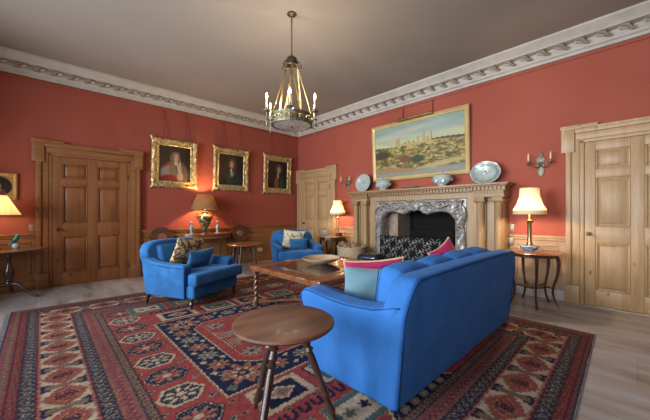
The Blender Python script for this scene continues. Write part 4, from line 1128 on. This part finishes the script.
# console table on the back wall
t = thing('console_table', 'half round mahogany console table against the red back wall', 'table', (2.66,YB-.06,0))
def half(R, y0=0, dep=.46): return [(R*math.cos(q), -dep*math.sin(q)-y0) for q in np.linspace(0,PI,31)]
g = G(); g.prism(half(.62,0,.46),.775,.80,'XY',.004,2); g.obj('table_top', M['mahogL'], t)
g = G(); g.prism(half(.57,0,.40),.69,.775,'XY',.003,1); g.obj('apron', M['mahogL'], t)
for q in (0.06,.36,.64,.94):
    q *= PI; g = G(); x, y = (.53)*math.cos(q), -.37*math.sin(q)-.02
    g.turned((x,y,.70),(x,y,0),[(0,.024),(.12,.024),(.14,.014),(.17,.024),(.2,.016),(.8,.012),(.84,.018),(.9,.010),(1,.012)],12); g.obj('leg', M['mahogZ'], t)

# low round table with splayed dark legs in front of the hall chair
t = thing('stick_leg_table', 'low round wooden table on dark ringed splayed legs near coffee table', 'table', (3.29,6.00,0))
g = G(); g.lathe([(0,.545),(.38,.545),(.405,.552),(.41,.565),(.40,.575),(0,.575)],seg=48); g.obj('table_top', M['mahogL'], t)
tp2 = [(0,.02)]+[((k+.5)/14, .024 if k%2 else .015) for k in range(14)]+[(1,.014)]
for a in (-70,10,110,215):
    a = math.radians(a); g = G(); g.turned((.20*ca(a),.20*sa(a),.548),(.31*ca(a),.31*sa(a),0),tp2,12); g.obj('leg', M['oakleg'], t)

# hall chairs with round carved backs
def hall_chair(label, loc):
    r = thing('hall_chair', label, 'chair', loc, 0, group='round backed hall chairs on the back wall')
    g = G(); g.lathe([(.0,0),(.10,.0),(.105,.015),(.14,.018),(.145,.006),(.20,.006),(.215,.02),(.21,.032),(.0,.030)],seg=36,M=T3(0,.12,.75) @ R3('X',80),fn=lambda r_,z,a: r_*(1+.02*math.cos(10*a)))
    g.prism([(-.09,.46),(.09,.46),(.05,.56),(.06,.60),(-.06,.60),(-.05,.56)],.10,.13,'XZ',.004,2); b_ = g.obj('carved_back', M['mahog'], r)
    g = G(); g.lathe([(0,0),(.085,0),(.075,.012),(0,.016)],seg=20,M=T3(0,.083,.755) @ R3('X',80),fn=lambda r_,z,a: r_*(1+.1*math.cos(6*a))); g.obj('crest_boss', M['oaktop'], b_)
    g = G(); g.prism([(-.19,-.17),(.19,-.17),(.16,.16),(-.16,.16)],.43,.46,'XY',.006,2); g.obj('seat', M['mahog'], r)
    for sx in (-1,1):
        for y in (-.13,.12): g = G(); g.turned((sx*.14,y,.435),(sx*.16,y*1.25,0),[(0,.022),(.3,.026),(.35,.014),(.4,.022),(.9,.012),(1,.014)],10); g.obj('leg', M['oakleg'], r)
    return r
HC = hall_chair('round backed carved hall chair behind the low stick leg table', (3.50,6.57,0))
H2 = dup(HC, (1.78,6.57,0), 0, 'round backed carved hall chair behind the armchair, beside pine door')

# ------------------------------------------------------------------ lamps
def light(name, kind, loc, power, col, **k):
    l = bpy.data.lights.new(name, kind); l.energy = power; l.color = col
    for a,b_ in k.items(): setattr(l,a,b_)
    o = bpy.data.objects.new(name, l); COL.objects.link(o); o.location = loc; return o
WARM = (1,.60,.28)
# urn lamp on the console
t = thing('table_lamp', 'urn shaped table lamp with mottled brown shade on console table', 'lamp', (2.58,6.50,.80))
g = G(); g.lathe([(.0,0),(.075,0),(.075,.02),(.05,.035),(.03,.05),(.045,.06),(.03,.075),(.06,.12),(.115,.22),(.15,.32),(.145,.38),(.10,.42),(.06,.45),(.08,.47),(.072,.485),(.02,.49),(.012,.50),(0,.50)],seg=36); g.obj('urn_base', M['urn'], t)
for s in (-1,1): g = G(); g.tube([(s*.14,0,.30),(s*.175,0,.34),(s*.18,0,.40),(s*.15,0,.45),(s*.08,0,.46)],[.010,.011,.010,.010,.008],8); g.obj('handle', M['brass'], t)
g = G(); g.lathe([(.285,.53),(.155,.85),(.151,.85),(.281,.53)],seg=48,cap=False,fn=None); g.lathe([(.288,.527),(.288,.54),(.282,.54)],seg=48,cap=False); g.obj('lamp_shade', M['shadeB'], t, norm=False)
g = G(); g.lathe([(0,.52),(.02,.54),(.032,.58),(.02,.62),(0,.625)],seg=16); g.obj('bulb', M['bulb'], t)
light('light_console_lamp','POINT',(2.58,6.50,1.55),52,WARM,shadow_soft_size=.04)
def pleated_lamp(loc, label, kind, mt, s=1, base='column'):
    t = thing('table_lamp', label, 'lamp', loc)
    pl_ = lambda r,z,a: r*(1+.018*math.cos(36*a))
    if base == 'column':
        g = G(); g.lathe([(0,0),(.06,0),(.062,.01),(.095,.03),(.12,.065),(.115,.075),(.085,.085),(.03,.09),(0,.09)],seg=28); g.obj('china_base', M['chinaB'], t)
        g = G(); g.lathe([(.04,.085),(.04,.11),(.028,.12),(.025,.14),(.024,.38),(.028,.39),(.042,.405),(.046,.425),(.02,.43),(.010,.445),(.008,.62)],seg=20,fn=lambda r,z,a: r*(1+.05*math.cos(10*a)) if .13<z<.385 else r); g.obj('column_stem', M['brass'], t)
        z0 = .51
    else:
        g = G(); g.lathe([(0,0),(.085,0),(.09,.01),(.06,.03),(.022,.05),(.03,.07),(.016,.09),(.014,.40),(.03,.42),(.014,.44),(.008,.62)],seg=20); g.obj('stem', M['brass'] if base == 'stick' else M['oakleg'], t)
        z0 = .50
    R0, R1, hh = {'big':(.190,.112,.36),'mid':(.18,.105,.34),'cone':(.285,.14,.28)}[kind]
    g = G()
    if kind == 'cone': P = [(R0,z0),(R1,z0+hh)]
    else: P = [(R0,z0+.03),(R0*.985,z0+.075),(R0*.80,z0+.13),(R1*1.07,z0+.24),(R1,z0+hh)]
    g.lathe(P,seg=144,cap=False,fn=pl_); sh = g.obj('lamp_shade', mt, t, norm=False, angle=80)
    if kind != 'cone':
        g = G(); g.lathe([(R0*1.01,z0+.05),(R0*1.02,z0+.0),(R0*1.005,z0),(R0*.995,z0+.05)],seg=120,cap=False,fn=lambda r,z,a: r*(1+.008*math.cos(60*a))); g.obj('fringe', mt, sh, norm=False)
        g = G(); g.tube([(R0*1.01*ca(q),R0*1.01*sa(q),z0+.05) for q in np.linspace(0,2*PI,49)[:-1]],.006,6,closed=True); g.obj('gallon_trim', M['cream'], sh); g = G(); g.tube([(R1*1.01*ca(q),R1*1.01*sa(q),z0+hh) for q in np.linspace(0,2*PI,49)[:-1]],.005,6,closed=True); g.obj('gallon_trim', M['cream'], sh)
    g = G(); zb = z0+.15; g.lathe([(.012,zb-.04),(.02,zb-.02),(.034,zb+.03),(.02,zb+.06),(0,zb+.065)],seg=16); g.obj('bulb', M['bulb'], t)
    return (loc[0]-.025,loc[1]+.02,loc[2]+z0+.065)
p = pleated_lamp((4.88,1.03,.722), 'brass column lamp with glowing pleated cream shade beside right pine door', 'big', M['shadeC'])
light('light_right_lamp','POINT',p,34,(1,.74,.46),shadow_soft_size=.04)
p = pleated_lamp((5.12,4.93,.71), 'glowing cream shaded lamp on the round table in the far corner', 'mid', M['shadeC'], base='stick')
light('light_corner_lamp','POINT',p,28,(1,.74,.46),shadow_soft_size=.04)
p = pleated_lamp((-.50,6.36,.724), 'table lamp with yellow pleated shade at left edge', 'cone', M['shadeY'], base='stick')
light('light_left_lamp','POINT',p,9,(1,.76,.46),shadow_soft_size=.04)

# small things on tables
def candle_vase(x, label):
    t = thing('china_figure_vase', label, 'vase', (x,6.50,.80), group='pale china vases beside the urn lamp')
    g = G(); g.lathe([(0,0),(.042,0),(.042,.01),(.02,.025),(.016,.05),(.03,.09),(.034,.12),(.02,.15),(.014,.17),(.03,.195),(.035,.20),(.018,.21),(.014,.23),(0,.232)],seg=20); g.xf(lambda c: c*1.22); g.obj('vase_body', M['china'], t)
    g = G(); g.lathe([(.0345,.095),(.0365,.11),(.035,.125)],seg=20,cap=False); g.lathe([(.031,.193),(.0365,.2),(.034,.205)],seg=20,cap=False); g.xf(lambda c: c*1.22); g.obj('glaze_band', M['chinaB'], t)
candle_vase(2.30,'pale blue china vase left of the urn lamp on console table'); candle_vase(2.86,'pale blue china vase right of the urn lamp on console table')
t = thing('parrot_figurine', 'green bird figurine perched on cream ball on the pedestal table', 'figurine', (-.27,6.33,.724))
g = G(); g.lathe([(0,0),(.03,.003),(.045,.03),(.045,.055),(.03,.08),(0,.088)],seg=20); g.obj('ball_base', M['china'], t)
g = G(); g.tube([(-.07,0,.055),(-.045,0,.075),(-.015,0,.11),(.005,0,.15),(.014,0,.18),(.02,0,.20),(.022,0,.212)],[.006,.014,.030,.031,.022,.021,.010],12)
g.tube([(.035,0,.198),(.05,0,.195),(.055,0,.185)],[.009,.006,.002],8); g.tube([(-.02,.028,.13),(-.05,.03,.10)],[.014,.006],8); g.tube([(-.02,-.028,.13),(-.05,-.03,.10)],[.014,.006],8); g.obj('bird_body', M['green'], t)
g = G(); g.lathe([(0,0),(.05,0),(.055,.01),(.055,.10),(.05,.11),(0,.11)],(4.90,5.16,.71),20); tag(g.obj('blue_caddy', M['teal']), 'small teal blue pot on the corner round table', 'pot')
t = thing('trinket_box', 'small brown wooden box beside the lamp on corner round table', 'box', (5.03,4.80,.71))
g = G(); g.box((0,0,.03),(.13,.09,.06),.006); g.obj('box_body', M['walnut'], t)
g = G(); g.box((0,0,.07),(.135,.095,.02),.006); g.obj('lid', M['mahog'], t)

# log basket
t = thing('log_basket', 'round wicker log basket standing left of the fireplace', 'basket', (4.68,4.12,0))
g = G()
def wv(r,z,a): return r*(1+.014*math.sin(24*a)*math.sin(z*110))
P = [(.25+.055*(z/.54)**.8,z) for z in np.linspace(.0,.54,44)]
g.lathe([(0,.002)]+P+[(r-.02,z) for r,z in reversed(P[3:])]+[(0,.04)],seg=120,fn=wv); g.xf(lambda c: Vector((c.x*.9,c.y*1.0,c.z))); g.obj('basket_body', M['wicker'], t)
g = G(); g.tube([(.9*.305*ca(q),.305*sa(q),.545+.006*math.sin(16*q)) for q in np.linspace(0,2*PI,65)[:-1]],.016,8,closed=True); g.obj('rim', M['wicker'], t)
for s in (-1,1): g = G(); g.tube([(0,s*.30,.54),(.03,s*.32,.59),(.0,s*.325,.62),(-.03,s*.32,.59),(-.05,s*.30,.54)],.010,8); g.obj('handle', M['wicker'], t)
random.seed(12)
lab = ['split log lying lowest in the wicker basket','pale split log leaning at left side of basket','dark log end poking up at basket centre','thin split log across the right side of basket','short log on top of the basket pile','rough log at the back of the basket']
for i,(x,y,z,yaw,pit,L_,r_) in enumerate([(0,0,.26,80,5,.42,.055),(.02,.13,.36,60,30,.34,.05),(0,.0,.38,100,55,.26,.05),(-.03,-.13,.36,70,-25,.32,.042),(.02,-.05,.46,40,8,.26,.042),(-.1,.04,.42,110,35,.3,.045)]):
    g = G(); g.lathe([(r_*.95,-L_/2),(r_,-L_/2+.01),(r_,0),(r_*.96,L_/2)],seg=12,fn=lambda r,z,a: r*(1+.18*math.cos(3*a)+.05*math.cos(7*a+z*9)))
    o = g.obj('log', M['log']); o.matrix_world = T3(4.68+x*.9,4.12+y*.9,z+.13) @ R3('Z',yaw) @ R3('Y',90-pit); tag(o, lab[i], 'log', 'logs in the basket')

# navy leather footstool by the hearth
t = thing('footstool', 'low footstool with shiny navy leather seat at the hearth', 'stool', (4.62,3.58,0), .2)
g = G(); g.soft((0,0,.385),(.34,.42,.13),.055,fn=lambda o,n,p: Vector((o.x,o.y,o.z+.03*(1-p[0]**2)*(1-p[1]**2)*(1 if p[2]>0 else 0)))); g.obj('padded_seat', M['leather'], t)
for sx in (-1,1):
    for sy in (-1,1): g = G(); g.tube([(sx*.12,sy*.16,.33),(sx*.15,sy*.19,.15),(sx*.15,sy*.2,0)],[.024,.018,.014],8); g.obj('leg', M['mahogZ'], t)
g = G(); g.bx(-.14,.14,-.18,.18,.29,.335,.005); g.obj('seat_rail', M['mahog'], t)

# ------------------------------------------------------------------ chandelier
CX, CY = 2.25, 2.96
t = thing('chandelier', 'ring shaped bronze chandelier with six candle lights hanging from ceiling', 'chandelier', (CX,CY,0))
g = G(); g.lathe([(0,3.719),(.055,3.719),(.055,3.705),(.03,3.69),(.012,3.675),(0,3.67)],seg=24); g.obj('ceiling_rose', M['bronze'], t)
g = G(); z = 3.675; k = 0
while z > 3.20:
    pts = [(.010*ca(q)*(1 if k%2 else 0),.010*ca(q)*(0 if k%2 else 1),z-.016+.020*sa(q)) for q in np.linspace(0,2*PI,13)[:-1]]
    g.tube(pts,.0035,5,closed=True); z -= .030; k += 1
g.obj('chain', M['bronze'], t)
g = G()
g.lathe([(0,3.21),(.012,3.205),(.03,3.19),(.06,3.165),(.072,3.12),(.078,3.075),(.07,3.07),(.06,3.075),(.055,3.12),(.04,3.15),(0,3.17)],seg=24,fn=lambda r,z,a: r*(1+.08*math.cos(6*a)))
g.tube([(.075*ca(q),.075*sa(q),3.075) for q in np.linspace(0,2*PI,25)[:-1]],.008,6,closed=True)
for q in np.linspace(0,2*PI,7)[:-1]: g.tube([(.06*ca(q),.06*sa(q),3.13),(.10*ca(q),.10*sa(q),3.10),(.125*ca(q),.125*sa(q),3.06),(.12*ca(q),.12*sa(q),3.02),(.10*ca(q),.10*sa(q),3.03)],.007,6)
g.obj('crown', M['bronze'], t)
RR = .252
g = G(); g.lathe([(RR-.012,2.33),(RR,2.33),(RR+.003,2.345),(RR-.001,2.35),(RR-.001,2.435),(RR+.003,2.44),(RR+.004,2.455),(RR-.012,2.455),(RR-.012,2.33)],seg=72,cap=False)
g.obj('ring_band', M['verd'], t)
g = G()
for k in range(12):      # pierced leaf ornament on the band
    a0 = k*PI/6+.26
    for s in (-1,1):
        g.tube([((RR+.005)*ca(a0+s*q),(RR+.005)*sa(a0+s*q),z_) for q,z_ in ((0,2.37),(.05,2.40),(.10,2.415),(.15,2.39),(.19,2.375),(.22,2.40))],.0055,5)
    g.lathe([(0,0),(.014,.002),(.008,.008),(0,.01)],seg=8,M=T3((RR+.0)*ca(a0),(RR+.0)*sa(a0),2.40) @ R3('Z',math.degrees(a0)) @ R3('Y',90))
g.obj('leaf_ornament', M['brass'], t)
g = G(); g.lathe([(0,2.325),(RR-.02,2.335),(RR-.014,2.345),(0,2.337)],seg=48); dsh = g.obj('glass_dish', M['glassd'], t)
g = G(); g.tube([(0,0,3.09),(0,0,2.34)],.005,6); g.lathe([(0,2.30),(.012,2.315),(.01,2.33),(.018,2.345),(0,2.36)],seg=12)
g.obj('centre_rod', M['bronze'], t)
for k in range(6):
    a = math.radians(43.6+180+ -43.6 + k*60)   # spread evenly
    a = math.radians(-133.6+k*60+ -0) if False else math.atan2(-.7239,-.6899)+.05+k*PI/3
    g = G()
    for q in (-.03,.03): g.tube([(.085*ca(a+q*2),.085*sa(a+q*2),3.05),((RR-.006)*ca(a+PI/6+q),(RR-.006)*sa(a+PI/6+q),2.455)],.0045,6)
    g.obj('suspension_rod', M['brass'], t)
    g = G(); R2 = .328
    g.tube([(RR*ca(a),RR*sa(a),2.37),((RR+.03)*ca(a),(RR+.03)*sa(a),2.35),(R2*ca(a),R2*sa(a),2.375),(R2*ca(a),R2*sa(a),2.44)],.0065,8)
    g.lathe([(0,2.435),(.012,2.44),(.04,2.455),(.042,2.462),(.014,2.464),(.017,2.48),(.017,2.495),(0,2.495)],(R2*ca(a),R2*sa(a),0),14)
    g.lathe([(0,2.27),(.005,2.28),(.008,2.33),(.012,2.345),(.006,2.36),(0,2.37)],(R2*ca(a),R2*sa(a),0),8)
    arm = g.obj('candle_arm', M['verd'], t)
    g = G(); g.lathe([(.0115,2.49),(.0115,2.60),(.006,2.604),(0,2.604)],(R2*ca(a),R2*sa(a),0),12); g.obj('candle_tube', M['candle'], arm)
    g = G(); g.lathe([(.004,2.602),(.010,2.612),(.0135,2.628),(.010,2.648),(.004,2.665),(0,2.675)],(R2*ca(a),R2*sa(a),0),12); g.obj('flame_bulb', M['flame'], arm)
    light('light_candle','POINT',(CX+(R2+.0)*ca(a),CY+(R2+.0)*sa(a),2.70),9,(1,.80,.58),shadow_soft_size=.012)

# ------------------------------------------------------------------ daylight through the west windows, sky
for i,(a,b_) in enumerate(WIN):
    o = light('light_window','AREA',(XW-.05,(a+b_)/2,(WZ[0]+WZ[1])/2),(72,105,128)[i],(.85,.92,1.0),shape='RECTANGLE',size=1.1,size_y=2.1)
    o.rotation_euler = (0,math.radians(-90),0); o.data.size, o.data.size_y = 2.1, 1.1; o.data.spread = math.radians(110)
w = bpy.data.worlds.new('World'); S.world = w; w.use_nodes = True
bg = w.node_tree.nodes['Background']; sk = w.node_tree.nodes.new('ShaderNodeTexSky'); sk.sky_type = 'HOSEK_WILKIE'
sk.sun_direction = (.3,.6,.75); sk.turbidity = 5
w.node_tree.links.new(sk.outputs['Color'], bg.inputs['Color']); bg.inputs['Strength'].default_value = .6

# ------------------------------------------------------------------ camera and view
cam = bpy.data.cameras.new('Camera'); co = bpy.data.objects.new('Camera', cam); COL.objects.link(co); S.camera = co
cam.sensor_fit = 'HORIZONTAL'; cam.sensor_width = 36; cam.lens = 36*298/650; cam.shift_y = 3/650; cam.clip_start = .05
co.location = (0,0,1.25); co.rotation_euler = (PI/2,0,-math.radians(43.62))
S.view_settings.view_transform = 'Standard'; S.view_settings.look = 'None'; S.view_settings.gamma = 1
S.view_settings.use_curve_mapping = False; S.view_settings.exposure = 0.18
S.cycles.use_denoising = True; S.cycles.max_bounces = 8; S.cycles.diffuse_bounces = 3; S.cycles.sample_clamp_indirect = 4
